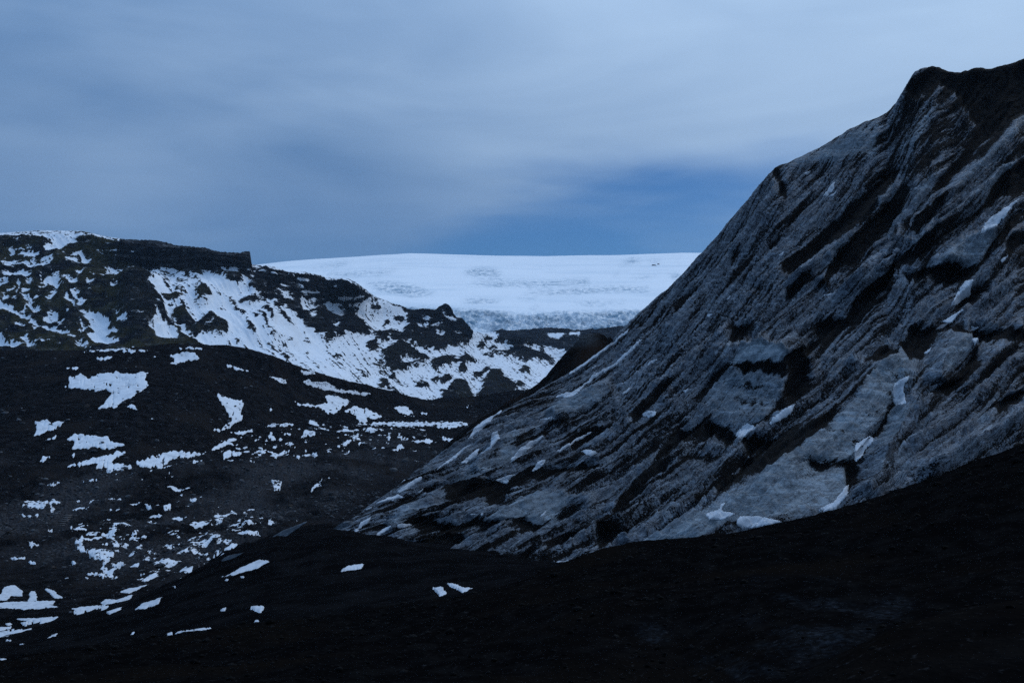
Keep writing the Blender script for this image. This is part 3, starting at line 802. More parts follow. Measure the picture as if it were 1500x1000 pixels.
GLAC_BASE = '470,792,165 520,803,165 650,828,158 800,842,145 950,850,130 1150,860,115 1500,860,105 1700,860,100'
GLAC_TOP = ('470,790,178 490,775,180 520,756,185 560,727,195 600,699,205 650,662,220 700,622,235 740,599,245 780,577,255 830,549,268 860,529,275 900,498,285 950,451,290 1000,401,295 1035,366,298 1060,336,300 '
            '1100,288,303 1120,265,304 1137,247,305 1142,244 1155,238,306 1166,233,307 1175,229 1200,217,310 1222,203 1245,190 1265,180 1285,174 1300,165,315 1312,152 1322,137 1332,120,315 1341,106 1350,102 1358,101 1366,97 '
            '1376,99 1390,104 1400,107 1412,105 1425,103 1440,100 1450,101 1460,98 1475,96 1486,92 1500,86,320 1600,60,330 1700,40,340 2200,60,340 2700,150,340')


RIDGES = [  # crest lines of single ice ribs: picture points, reach to the left, reach to the right (pixels), height (m)
    ('940,800 1000,768 1055,733 1100,705 1140,668 1172,640 1200,612 1245,575 1262,546 1300,524 1345,505', 18, 80, 6.5),
    ('1040,548 1062,518 1080,513 1118,514 1146,524 1190,500', 20, 62, 6.2),
    ('1255,735 1275,690 1300,640 1320,600 1345,565', 10, 40, 2.4),
    ('1355,560 1372,520 1400,492 1425,480', 10, 46, 3.0),
    ('1500,170 1455,215 1420,250 1380,290 1330,340 1270,395 1215,440', 10, 36, 3.4),
    ('1500,232 1460,252 1440,275 1400,310 1350,345 1300,385 1250,420', 8, 34, 3.0),
    ('1310,250 1280,300 1240,345 1190,385 1150,420', 8, 34, 3.0),
    ('1225,355 1212,375 1205,400 1195,420', 10, 22, 2.6),
    ('1365,395 1400,362 1450,345 1475,310', 10, 34, 2.8),
    ('1140,244 1120,300 1080,360 1020,440 960,520', 14, 50, 1.6),
    ('1090,470 1020,520 960,570 900,640 850,690', 10, 40, 2.0),
    ('1000,560 940,600 880,650 810,710 740,760', 10, 44, 2.0),
    ('800,612 830,585 870,574 900,560', 8, 40, 2.2),
    ('690,690 730,650 770,630', 8, 40, 1.8),
    ('700,770 760,740 820,722 880,735', 10, 36, 1.8),
    ('560,772 600,750 650,735 720,700', 8, 30, 1.6),
    ('1500,600 1440,640 1400,668 1340,700', 10, 36, 2.2),
    ('1500,470 1440,520 1390,560', 10, 36, 2.4),
    ('870,790 900,740 950,690 1010,640', 10, 40, 2.0),
]


def rib_field(px, py):
    tot = np.zeros(px.shape)
    crest = np.zeros(px.shape)
    for txt, lw, rw, hm in RIDGES:
        p = pts(txt)
        if p[0][1] < p[-1][1]:
            p = p[::-1]                                    # run uphill, so the right-hand side is the lower right
        best, sgn, along = np.full(px.shape, 1e9), np.zeros(px.shape), np.zeros(px.shape)
        n = len(p) - 1
        for i, ((ax, ay), (bx, by)) in enumerate(zip(p, p[1:])):
            dx, dy = bx - ax, by - ay
            t = np.clip(((px - ax) * dx + (py - ay) * dy) / (dx * dx + dy * dy), 0, 1)
            d = np.hypot(px - ax - t * dx, py - ay - t * dy)
            s = np.sign(dx * (py - ay) - dy * (px - ax))
            u = d < best
            best, sgn, along = np.where(u, d, best), np.where(u, s, sgn), np.where(u, (i + t) / n, along)
        prof = np.where(sgn > 0, np.clip(1 - best / rw, 0, 1) ** 1.2, np.clip(1 - best / lw, 0, 1))
        ends = sstep(along, 0, 0.12) * sstep(1 - along, 0, 0.12)
        tot = np.maximum(tot, prof * (hm if hm > 6 else hm * 1.3) * ends)
        crest = np.maximum(crest, np.clip(1 - best / 7, 0, 1) * ends)
    return tot, crest


def glacier():
    gb, gt = guide(GLAC_BASE), guide(GLAC_TOP)
    xs = gt[:, 0]
    b = np.stack([xs, np.interp(xs, gb[:, 0], gb[:, 1]), np.interp(xs, gb[:, 0], gb[:, 2])], 1)

    def blend(s, t):
        q = b.copy()
        q[:, 1] = b[:, 1] * (1 - s) + gt[:, 1] * s
        q[:, 2] = b[:, 2] * (1 - t) + gt[:, 2] * t
        return q
    gs = [b, blend(0.25, 0.20), blend(0.5, 0.44), blend(0.75, 0.70), blend(0.93, 0.91), gt, guide(GLAC_TOP, 18, 18), guide(GLAC_TOP, 140, 90)]
    sh = Sheet(470, 1540, 1.5, gs, [88, 98, 102, 80, 38, 6, 4], (469, 2700))
    X, Y, Z = sh.V[..., 0], sh.V[..., 1], sh.V[..., 2]
    vis = sh.vis & (sh.row_of[:, None] <= 5.02)
    D, Q = frame_on(sh, (960, 740), (1330, 400))
    al, ac = sh.V @ D, sh.V @ Q
    bend = 1.6 * fbm(al / 60, ac / 50, 2, 91)
    acw = ac + bend
    jx = 2.5 * fbm(al / 6, acw / 1.6, 3, 93)
    jy = 2.5 * fbm(al / 6, acw / 1.6, 3, 96)
    dark_img, pale_img = field(DARK_G), field(PALE_G, 0.62)
    band = np.where(vis, sample(blur(field(BAND_G), 2, 2), sh.px + jx, sh.py + jy), 0)
    field(PALE_G[2:3], 0.45, pale_img)                        # body under the cap: darker, banded ice
    field(PALE_G[1:2], 0.72, pale_img)
    field(PALE_G[0:1], 1.0, pale_img)
    dk = np.where(vis, sample(blur(dark_img, 2, 2), sh.px + jx, sh.py + jy), 0.2)
    pl = np.where(vis, sample(blur(pale_img, 3, 2), sh.px + jx, sh.py + jy), 0.0)
    dk_wide = np.where(vis, sample(blur(dark_img, 5, 2), sh.px, sh.py), 0.2)
    pl_wide = np.where(vis, sample(blur(pale_img, 7, 2), sh.px, sh.py), 0.0)
    rib = fbm(al / 45, acw / 4.2, 4, 101, 0.55, True)
    ribs, crest = rib_field(sh.px + jx, sh.py + jy)
    ribs, crest = ribs * vis, crest * vis             # ribs and runnels down the face
    fine = fbm(al / 5.0, acw / 0.9, 3, 105, 0.55, True)
    lump = fbm(X / 9, Z / 6, 4, 109)
    strata = fbm(X / 40, Z / 1.7 + 0.5 * perlin(X / 9, Z / 9, 112), 3, 113)
    smoothing = 1 - 0.55 * np.clip(pl_wide * 1.5, 0, 1)
    top = sstep(sh.row_of[:, None] + 0 * X, 4.3, 5.0)
    edge = sstep(sh.px, 480, 640)
    def saw(per, warp, seed):
        t = acw / per + warp * fbm(al / (per * 16), acw / (per * 3), 2, seed) + 0.10 * fbm(al / (per * 1.5), acw / per, 3, seed + 3, 0.65)
        t = t - np.floor(t)
        return np.where(t < 0.16, t / 0.16, (1 - t) / 0.84) * sstep(fbm(al / (per * 9), acw / (per * 1.5), 2, seed + 7), -0.45, 0.35)
    saw1, saw2, saw3 = saw(6.5, 0.6, 151), saw(2.6, 0.4, 163), saw(1.05, 0.35, 171)
    zt = Z / 1.5 + 0.06 * X + 0.9 * fbm(X / 16, Z / 8, 3, 195)
    ledge = zt - np.floor(zt)
    h = 0.7 * lump + smoothing * (0.8 * rib + 0.22 * fine + 2.0 * saw1 + 1.15 * saw2 + 0.45 * saw3 - 1.5) + 0.2 * strata + 0.34 * ledge
    h = h * (1 - 0.74 * top) * (0.25 + 0.75 * edge)
    out = (1.5 * ribs + 0.9 * pl_wide - 4.2 * dk_wide) * (1 - 0.88 * top) * (0.25 + 0.75 * edge)
    sh.V = sh.V + sh.normals() * h[..., None] + out[..., None] * np.array([-0.08, -0.99, 0.10])     # ribs stand out from the face, gullies cut back into it
    sh.base = sh.V.copy()
    high = sstep(fbm(al / 26, acw / 6, 3, 117), -0.15, 0.5)
    lines = fbm(al / 14, acw / 0.9, 4, 181, 0.7) + 0.8 * fbm(al / 45, acw / 1.9, 2, 185)
    dirt = 0.395 + 0.07 * sstep(sh.py, 620, 760) * sstep(-sh.px, -1000, -850) + 0.85 * dk + 0.09 * high * (1 - pl) - 0.30 * pl + pl * (0.50 * fbm(X / 7, Z / 1.6 + 0.8 * perlin(X / 12, Z / 12, 197), 4, 191, 0.65) + 0.20 * fbm(al / 6, acw / 2, 3, 199)) + 0.38 * band + (0.10 * np.clip(-rib, -0.6, 0.8) + (0.55 + 0.25 * sstep(-sh.px, -1050, -850)) * lines + 0.22 * (0.45 - saw2) + 0.16 * (0.45 - saw1) + 0.12 * (0.45 - saw3)) * (1 - 0.70 * pl) - 0.22 * crest + 0.10 * (0.5 - ledge)
    summit = sstep(-sh.py, -330, -150) * sstep(sh.px, 1230, 1330)
    dirt = np.clip(dirt + 0.20 * summit, 0, 1.15)
    pale = np.clip(pl * 0.95 + 0.22 * sstep(fbm(al / 15, acw / 5, 3, 121), 0.1, 0.6), 0, 1) * (1 - np.clip(dk, 0, 1))
    sh.refresh()
    sh.vis = blur(sh.vis.astype(np.float64), 2, 2) > 0.35
    sheet_object('glacier_face', sh, M_GLAC, {'dirt': dirt, 'pale': pale, 'along': al, 'across': acw}, kind='structure',
                 label='steep dirty glacier face of grey ice ribs and black ash gullies')
    return sh


GLAC = glacier()

# ---- black moraine in front
def foreground():
    crest = ('-400,1015,58 0,969,60 120,949 240,931 300,922 370,913 450,904 560,892 640,880 700,868 760,850 800,836 860,818 930,802 1000,790 1100,776 1160,765 1250,740 1330,715 1400,690 1450,673 1500,654 1900,520 2600,480 3600,470')
    gs = [guide('-400,1500,3 1900,1500,3'), guide('-400,1240,8 1900,1240,8'),
          guide('-400,1045,22 0,1035,24 600,1035,26 1000,1016,21 1100,1008,18 1150,1000,16 1250,960,15 1330,924,15 1400,907 1500,890 1900,850,15'),
          guide('-400,1025,34 0,1012,34 600,995,34 1000,990,32 1100,1000,28 1250,990,26 1500,965,26 1900,935,26'),
          guide('-400,1005,45 0,992,45 300,962,45 600,940,44 900,892,42 1100,872,40 1300,850,40 1500,800,40 1900,760,40'),
          guide(crest), guide(crest, 14, 8), guide(crest, 90, 40)]
    sh = Sheet(-60, 1560, 3.2, gs, [6, 16, 34, 34, 60, 12, 8], (-2200, 3600))
    X, Y, Z = sh.V[..., 0], sh.V[..., 1], sh.V[..., 2]
    D = np.clip(Y / 40, 0.1, 1.2)
    top = sstep(sh.row_of[:, None] + 0 * X, 4.4, 5.0) * sstep(-sh.row_of[:, None] + 0 * X, -5.6, -5.0)
    h = D * (0.5 * fbm(X / 7, Y / 7, 3, 131) + 0.16 * fbm(X / 1.6, Y / 1.6, 4, 135, 0.6))
    h = h * (1 - 0.45 * top)
    sh.base = sh.V.copy()
    sh.base[..., 2] += h
    sh.V[..., 2] += h + D * 0.05 * fbm(X / 0.5, Y / 0.5, 3, 139)
    sh.refresh()
    ICE = zoomed(900, 640, 2.5, '420,630 480,520 640,520 850,530 1080,580 1100,650 960,720 880,830 700,900 560,900 420,900 260,900 330,800 400,740; 100,690 160,670 240,740 230,850 120,860 60,800')
    ice = np.where(sh.vis, sample(blur(field(ICE), 12), sh.px, sh.py), 0)
    ice = ice * np.clip(1.6 * fbm(X / 2.2, (Y * 0.35 + Z) / 1.5, 5, 143, 0.65), 0, 1)
    sheet_object('foreground_moraine', sh, M_ASH_NEAR, {'ice': ice}, kind='structure', label='black ash moraine slope in front of the glacier')
    return sh


FORE = foreground()

# ------------------------------------------------------------------ snow patches: each lies on its ground as its own slab
MARGIN = 8
CRUMBS = {}


def patch_mesh(sh, polys, mat, name, T, wob, noise_w, up=True, thresh=0.5, soft=1, rag=0.0):
    """snow slab over the traced area(s): follows the ground, sinks below it at its ragged edge"""
    P = np.concatenate([np.array(p) for p in polys])
    x0, y0, x1, y1 = P[:, 0].min() - MARGIN, P[:, 1].min() - MARGIN, P[:, 0].max() + MARGIN, P[:, 1].max() + MARGIN
    inb = (sh.px > x0) & (sh.px < x1) & (sh.py > y0) & (sh.py < y1) & sh.vis
    if not inb.any():
        return None
    rr, cc = np.where(inb)
    r0, r1, c0, c1 = max(rr.min() - 1, 0), rr.max() + 2, max(cc.min() - 1, 0), cc.max() + 2
    B, vis = sh.base[r0:r1, c0:c1], sh.vis[r0:r1, c0:c1].astype(np.float32)
    k = 3 if B.shape[0] * B.shape[1] < 1500 else 2

    def up_s(A):
        for ax in (0, 1):
            n = A.shape[ax]
            t = np.linspace(0, n - 1, (n - 1) * k + 1)
            i = np.minimum(t.astype(int), n - 2)
            f = (t - i).reshape([-1 if a == ax else 1 for a in range(A.ndim)])
            A = np.take(A, i, ax) * (1 - f) + np.take(A, i + 1, ax) * f
        return A
    B, vis = up_s(B), up_s(vis)
    px, py = project(B)
    ix0, iy0 = int(x0) - 2, int(y0) - 2
    S = 2                                                     # trace raster, two samples per pixel
    W, H = int(x1 - ix0) + 4, int(y1 - iy0) + 4
    img = np.zeros((H * S, W * S), np.float32)
    for p in polys:
        q = [((x - ix0) * S, (y - iy0) * S) for x, y in p]
        a, b, m = raster(q, 0)
        ys, xs = slice(max(b, 0), min(b + m.shape[0], H * S)), slice(max(a, 0), min(a + m.shape[1], W * S))
        img[ys, xs] = np.maximum(img[ys, xs], m[ys.start - b:ys.stop - b, xs.start - a:xs.stop - a])
    img = blur(img, soft, 2)
    sc = np.maximum(B[..., 1:2][..., 0] / 450.0, 0.12)
    X, Y = B[..., 0], (0.3 * B[..., 1] + B[..., 2]) if up else B[..., 2]
    asp = 0.9
    jx = wob * fbm(X / (3.2 * sc), Y / (3.2 * asp * sc), 3, 201, 0.58)
    jy = wob * 0.35 * fbm(X / (3.2 * sc), Y / (3.2 * asp * sc), 3, 207, 0.58)
    Fv = sample(img, (px + jx - ix0) * S, (py + jy - iy0) * S)
    Fv = Fv - noise_w * np.clip(fbm(X / (2.2 * sc), Y / (2.2 * asp * sc), 3, 213) + 0.05, 0, 1) * sstep(Fv, 0.98, 0.55)
    Fv = Fv + rag * fbm(X / (1.7 * sc), Y / (1.7 * asp * sc), 2, 227, 0.6) * sstep(Fv, 0.02, 0.35)
    Fv = Fv * vis
    h = np.where(Fv > thresh, T * sstep(Fv, thresh, thresh + 0.45), -T * 1.2 * np.clip((thresh - Fv) / 0.3, 0, 1))
    h = h + T * 0.25 * fbm(X / (5 * sc), Y / (5 * sc), 2, 219) * (Fv > thresh)
    V = B.copy()
    if up:
        V[..., 2] += h
    else:
        V[..., 1] -= h * 0.8
        V[..., 2] += h * 0.6
    r, c = h.shape
    q = grid_quads(r, c)
    f = Fv.ravel()
    keep = (f[q].max(1) > thresh - 0.22)
    if f.max() <= thresh:
        return None
    q = q[keep]
    lab = np.arange(r * c)                                    # joined pieces: the largest is the patch, crumbs go to the flecks
    while True:
        m = lab[q].min(1)
        new = lab.copy()
        for j in range(4):
            np.minimum.at(new, q[:, j], m)
        new = new[new]
        if (new == lab).all():
            break
        lab = new
    ids, cnt = np.unique(lab[q[:, 0]], return_counts=True)
    main = lab[q[:, 0]] == ids[np.argmax(cnt)]
    if (~main).any():
        CRUMBS.setdefault(mat.name, []).append(V.reshape(-1, 3)[q[~main]].reshape(-1, 3))
    q = q[main]
    used, inv = np.unique(q.ravel(), return_inverse=True)
    return make_mesh(name, V.reshape(-1, 3)[used], inv.reshape(-1, 4), mat)


K, L, Mz, J = (0, 480, 3.125), (0, 700, 3.125), (360, 340, 3.125), (440, 560, 3.261)
I3, G3, C3, A3 = (880, 440, 2.419), (980, 60, 2.5), (800, 480, 7.145), (400, 720, 3.0)
HILL = 'snow patches on the ash hill'
VALL = 'snow patches on the valley floor'
FLAT = 'snow strips in the hollow below the apron'
APRON = 'snow patches on the black apron'
FACE = 'snow patches on the glacier face'
SMALL_HILL = 'small scrap of snow left on the dark ash hill'
SMALL_VALL = 'small ragged scrap of snow among the valley stones'
SMALL_FLAT = 'thin strip of snow lying in the low hollow'
SMALL_APRON = 'tiny fleck of snow on the smooth black apron'
SMALL_FACE = 'small sliver of snow caught in a runnel of the glacier'
PATCHES = [
 (HILL, K, 'largest snow patch on the ash hill, ragged, with a tail pointing downhill', '300,275 310,230 370,210 400,235 440,210 530,200 560,210 690,200 665,235 690,265 600,320 520,365 450,370 520,300 480,280 440,290 350,275 320,280'),
 (HILL, K, 'squarish snow patch just under the crest of the ash hill', '760,125 870,108 915,130 900,145 830,160 770,165 800,145'),
 (HILL, K, 'long flat snow patch along the crest of the ash hill', '370,108 480,98 560,90 600,95 680,105 590,118 550,105 450,110'),
 (HILL, K, 'thin snow line on the very top of the ash hill', '820,88 940,91 930,99 830,98'),
 (HILL, K, 'boot-shaped snow patch with a foot trailing towards the valley', '995,300 1020,310 1050,325 1100,330 1120,355 1110,390 1105,420 1060,450 1010,475 950,468 1010,462 1050,430 1050,400 1025,360'),
 (HILL, K, 'snow sliver on the shoulder right below the hill crest', '1025,158 1080,176 1150,200 1110,197 1050,177'),
 (HILL, K, 'short snow sliver lower down the shoulder of the ash hill', '1235,222 1280,230 1330,255 1290,254'),
 (HILL, K, 'notched snow patch at the foot of the hill, two lobes', '160,430 210,418 235,430 300,425 280,450 220,475 180,490 155,505 165,470'),
 (HILL, K, 'broad frayed snow patch low on the hill below the notched one', '305,510 350,482 400,490 440,495 490,495 500,512 570,535 500,558 440,545 370,555 320,555 340,525'),
 (VALL, K, 'swept-out snow streak broken by stones at the foot of the hill', '300,640 380,605 470,585 570,562 550,585 500,620 560,615 600,640 500,665 480,640 430,650 460,620 400,625'),
 (VALL, K, 'long feathered snow band where hill meets valley floor', '630,620 720,580 800,560 860,570 960,570 900,590 800,600 740,635 660,640'),
 (VALL, K, 'short snow dash beside the long feathered band', '880,610 955,590 930,610 890,625'),
 (HILL, K, 'narrow snow tongue climbing from the band towards the boot-shaped patch', '950,562 1040,510 1110,498 1040,530 980,562; 1030,480 1180,463 1100,487'),
 (VALL, K, 'thin snow line right of the narrow tongue', '1200,445 1300,436 1380,440 1300,452'),
 (VALL, K, 'ragged snow patch with pointed ends on the valley floor', '1010,570 1060,560 1120,572 1060,590 1020,605'),
 (VALL, K, 'stepped snow patch below the shoulder of the hill', '1365,505 1400,470 1455,470 1440,492'),
 (VALL, K, 'winged snow patch on the dark ledge above the timber steps', '95,820 120,790 200,795 240,783 275,795 240,815 180,825; 215,830 265,820 240,845'),
 (VALL, K, 'curved snow thread under the winged patch', '75,845 120,857 190,853 215,847 170,867 110,864'),
 (VALL, K, 'snow patch with a tall thin spike and a trailing wing', '455,940 490,945 490,920 530,900 545,875 525,940 540,960 600,945 610,925 630,930 620,960 690,950 650,970 560,965 500,972'),
 (VALL, L, 'curled snow patch like a horseshoe above the hollow', '335,290 375,262 405,275 370,300 385,325 410,335 395,350 350,328'),
 (VALL, L, 'crumbled snow patch full of stones below the horseshoe', '395,330 420,325 470,325 540,345 510,370 480,398 440,370 400,350'),
 (VALL, L, 'small snow patch below the spiked one', '510,290 530,280 550,310 590,315 530,325'),
 (VALL, L, 'lens of snow at the edge of the hollow, blunt ended', '395,435 440,430 500,448 550,452 520,462 440,450'),
 (FLAT, L, 'lumpy snow patch with holes at the upper rim of the hollow', '-80,520 0,530 20,500 60,488 110,520 100,540 50,535 30,560 -80,565'),
 (FLAT, L, 'upright snow stub rising from the flat snow strip', '130,562 140,515 165,520 168,562'),
 (FLAT, L, 'widest flat snow strip in the hollow', '-90,572 90,565 200,560 260,562 230,580 280,590 150,598 -90,597'),
 (FLAT, L, 'slanting snow finger pointing down to the flat strip', '205,505 240,510 290,548 250,550 220,525'),
 (FLAT, L, 'long even snow strip leading out of the hollow', '330,595 420,585 500,580 480,592 380,602 335,606'),
 (FLAT, L, 'long snow strip below the widest one, tapering to both ends', '-60,715 60,695 180,688 100,705 30,730 -60,735'),
 (FLAT, L, 'snow strip between the two longest strips of the hollow', '60,640 150,640 290,632 200,652 130,656'),
 (APRON, L, 'wavy snow streak, topmost of the slanted streaks on the apron edge', '550,520 580,505 620,500 685,483 640,507 590,527'),
 (APRON, L, 'slanted snow streak second from the top on the apron edge', '460,572 480,553 540,555 615,528 580,552 500,572'),
 (APRON, L, 'slanted snow streak nearest the end of the long even strip', '480,612 520,600 595,570 550,602 500,627'),
 (APRON, L, 'slanted snow streak with a forked upper end', '610,607 650,575 700,560 755,537 720,577 670,594'),
 (APRON, L, 'long clean snow bar slanting across the black apron', '978,462 1050,440 1120,400 1190,373 1238,380 1180,412 1080,442'),
 (APRON, L, 'small triangular snow patch, point down, on the black apron', '1138,588 1217,584 1190,617 1165,607'),
 (APRON, L, 'very thin curved snow line along the foot of the apron', '742,709 850,698 950,682 1000,670 1065,664 1000,676 940,693 840,712'),
 (APRON, J, 'leaf-shaped snow patch alone on the apron below the glacier toe', '190,897 230,875 305,866 290,887'),
 (APRON, A3, 'short blunt snow block of a pair on the black ash', '703,420 740,417 767,452 730,462'),
 (APRON, A3, 'longer snow streak of a pair on the black ash', '758,399 800,406 845,424 890,427 830,447 800,427'),
 (HILL, Mz, 'forked snow streak high on the right shoulder of the hill', '300,685 340,680 400,700 420,715 520,730 610,745 540,747 420,732 340,715; 265,672 300,680 310,700 285,690'),
 (HILL, Mz, 'hooked snow patch with a rounded head on the hill shoulder', '205,765 260,785 330,790 380,780 360,745 420,750 490,775 440,800 420,830 380,830 330,805 240,790'),
 (HILL, Mz, 'rounded snow patch reaching down to the snowy flat', '450,815 500,795 570,815 630,840 610,855 560,850 560,870 520,870 490,835'),
 (HILL, Mz, 'wedge of snow at the end of the hill slope', '680,795 745,795 770,845 730,832 690,815'),
 (VALL, Mz, 'long snowy flat between the hill and the glacier', '480,882 600,870 750,865 830,868 900,870 970,865 1020,880 940,897 900,902 870,887 760,887 640,884'),
 (HILL, Mz, 'snow sliver above the forked streak', '110,658 150,666 205,693 150,687'),
 (HILL, Mz, 'short flat snow dash on the skyline side of the shoulder', '245,632 300,634 325,650 270,647'),
 (VALL, Mz, 'snow crescent just below the long snowy flat', '540,907 570,892 620,900 610,914 560,914'),
 (FACE, J, 'broad snow tongue on the glacier edge beside the valley', '790,275 830,225 880,160 960,105 985,108 920,170 870,225 820,268'),
 (FACE, J, 'crooked snow streak below the broad tongue', '860,340 905,300 918,240 945,230 947,270 915,312 880,337'),
 (FACE, J, 'long thin snow streak low on the glacier edge', '633,427 720,360 800,298 822,293 740,362 660,413'),
 (FACE, J, 'short pointed snow streak beside the crooked one', '768,387 810,340 862,308 842,347 790,387'),
 (FACE, J, 'spindle of snow across the pale ice wall', '993,387 1040,320 1100,280 1168,250 1100,312 1050,352'),
 (FACE, J, 'snow patch shaped like a bird on the dark ash band', '928,467 980,445 1032,438 992,467 985,487'),
 (FACE, J, 'thick snow blade near the glacier toe', '453,527 520,480 570,448 578,465 520,507 480,527'),
 (FACE, J, 'snow wedge at the outer end of the thick blade', '413,490 470,468 503,462 440,502'),
 (FACE, J, 'ragged snow ledge under the thick blade', '348,582 430,545 470,533 503,545 440,562'),
 (FACE, J, 'detached snow lozenge off the glacier toe', '178,637 220,603 265,593 240,617 193,645'),
 (FACE, J, 'slim snow wedge at the tip of the glacier toe', '253,717 290,668 337,638 322,672 280,702'),
 (FACE, J, 'double snow streak on the lowest ice ledge', '323,763 370,718 410,690 437,681 402,717'),
 (FACE, J, 'triangular snow patch on the lowest ice ledge', '458,697 475,670 543,676 500,692'),
 (FACE, J, 'snow lip with a hooked end above the pale ice wall', '1213,72 1260,48 1320,48 1340,45 1280,72'),
 (FACE, J, 'snow patch in a bowl under the dark ledge', '1333,325 1380,318 1422,335 1385,352'),
 (FACE, C3, 'long straight snow streak just inside the glacier skyline', '215,492 330,398 620,205 885,-5 850,55 640,225 430,375 260,485'),
 (FACE, C3, 'long wandering snow runnel parallel to the glacier skyline', '488,492 700,380 870,230 935,148 1025,112 950,185 890,255 740,385 560,495 350,650 270,700 250,690 420,570'),
 (FACE, C3, 'flat snow patch beside the black gully', '978,912 1060,868 1145,880 1120,932 1060,943 1030,912'),
 (FACE, I3, 'snow patch with a raised tip below the capped ice lump', '478,467 520,433 552,450 510,482 485,487'),
 (FACE, I3, 'blade of snow leaning up right of the ice lump', '588,442 640,388 693,363 662,412 600,442'),
 (FACE, I3, 'larger of two snow patches at the foot of the clean ice rib', '478,792 490,763 560,763 655,785 560,802 500,808'),
 (FACE, I3, 'frayed snow patch on the nose of the clean ice rib', '368,757 420,738 425,720 440,715 430,745 482,755 430,777 385,777'),
 (FACE, I3, 'snow chute filling the foot of the cleft beside the ice rib', '768,742 830,708 860,665 882,648 872,692 832,742 780,748'),
 (FACE, I3, 'snow plug halfway up the cleft beside the ice rib', '898,562 905,508 950,478 972,488 932,542 910,572'),
 (FACE, I3, 'snow plug at the head of the cleft, forked upwards', '1033,332 1040,293 1092,262 1070,320 1085,365 1040,370'),
 (FACE, G3, 'long snow ramp high on the glacier beside a black gully', '1138,707 1160,658 1220,618 1292,568 1232,642 1192,682'),
 (FACE, G3, 'snow ribbon high on the shoulder below the stepped skyline', '562,568 610,508 607,532 580,572'),
 (FACE, G3, 'curling snow patch below the black gullies', '1028,972 1080,878 1122,872 1102,932 1060,962'),
 (FACE, J, 'rough snow heap at the lowest foot of the glacier', '1188,892 1220,853 1312,848 1292,872'),
 (FACE, J, 'speckled snow streak across the middle of the lower face', '1218,332 1300,278 1402,226 1382,247 1300,292 1240,333'),
]
SMALLS = [
 (HILL, K, SMALL_HILL, '1370,193 1420,194 1450,211 1390,212; 1390,238 1440,243 1500,250 1500,270 1440,272 1400,255; 280,192 340,180 400,178 340,192; 695,131 752,127 720,134; 578,358 610,350 627,373 595,372; 1228,365 1260,372 1240,385; 985,146 1012,150 990,154; 430,138 520,130 460,150'),
 (VALL, K, SMALL_VALL, '153,627 185,605 200,588 228,588 210,607; 193,727 260,703 293,709 240,722; 348,720 400,698 458,688 440,702; 1228,592 1290,563 1335,558 1280,592; 1308,592 1435,573 1400,592; 318,582 357,570 340,597; 1148,577 1200,551 1212,572; 1243,690 1292,700 1270,742 1250,712; 1418,752 1460,708 1492,688 1470,722; 638,798 680,803 692,827 650,812; 743,810 787,803 780,837 750,832; 718,843 744,864 725,862; 863,783 907,783 890,803; 988,872 1042,856 1010,892 980,897; 803,770 837,758 820,777; 208,917 247,906 240,930 215,930; 118,975 182,990 130,1002; 195,515 270,488 250,508; 520,838 540,832 530,845'),
 (VALL, L, 'small scrap of snow near the horseshoe patch above the hollow', '118,287 140,298 187,302 140,320; 118,383 177,389 150,399; 48,363 122,361 100,375 50,374; 323,378 367,387 330,402; 312,225 340,218 330,238; 500,405 560,385 580,392 540,412; 610,335 635,360 620,350; 640,440 665,436 655,447'),
 (FLAT, L, SMALL_FLAT, '-30,682 62,677 0,692; 93,660 132,653 120,670; 18,665 57,664 40,674; 198,737 287,701 250,724; 18,741 57,740 40,748; 83,757 117,755 100,762; -20,830 37,824 10,837; 330,612 390,604 370,616; 283,457 352,452 300,462; 378,450 422,456 400,462'),
 (APRON, L, SMALL_APRON, '1022,466 1057,459 1040,470; 1093,450 1127,446 1110,455; 1158,658 1180,646 1194,660; 998,605 1042,590 1030,604; 783,499 812,491 800,502'),
 (VALL, Mz, 'small scrap of snow on the stones in front of the long snowy flat', '68,887 150,876 257,880 170,890; -2,912 62,903 20,920; 248,942 290,913 332,903 310,932; 398,987 440,958 492,948 450,987; 498,972 557,953 520,977; 688,935 762,939 700,948; 628,923 662,935 645,950; 763,950 852,949 840,967 790,962; 858,935 962,944 940,957; 788,820 837,828 820,837; 998,802 1037,778 1020,800; 1038,842 1067,823 1042,848; 320,880 360,878 340,888; 160,925 220,920 190,930'),
 (FACE, J, SMALL_FACE, '303,612 347,588 330,607; 1108,427 1130,378 1172,363 1150,402; 1138,642 1182,603 1165,632; 1128,177 1217,163 1200,178; 1018,407 1042,388 1000,427; 553,817 607,796 580,817; 808,625 845,625 825,638; 858,625 872,622 865,645; 548,532 590,498 570,525'),
 (FACE, G3, 'small sliver of snow high on the upper glacier face', '493,487 522,470 510,490; 398,782 427,763 410,788; 203,947 232,928 220,948; 1208,802 1252,778 1222,812; 580,575 622,535 600,565; 568,930 600,922 585,934'),
 (FACE, I3, 'small sliver of snow near the ice lump and the clean ice rib', '138,407 192,388 180,412; 368,52 397,46 385,59; 730,768 780,755 750,770; 1310,90 1342,95 1325,108; 1318,135 1335,130 1330,165; 1205,75 1290,25 1240,80; 1140,190 1190,150 1160,185; 290,320 312,310 300,330'),
 (FACE, C3, 'small sliver of snow close to the long runnel by the glacier skyline', '458,432 575,362 500,422; 785,702 870,622 915,615 830,692; 775,602 855,535 830,580; 630,560 720,485 690,520; 1180,940 1265,895 1230,935; 1040,410 1100,340 1190,320 1090,380'),
]


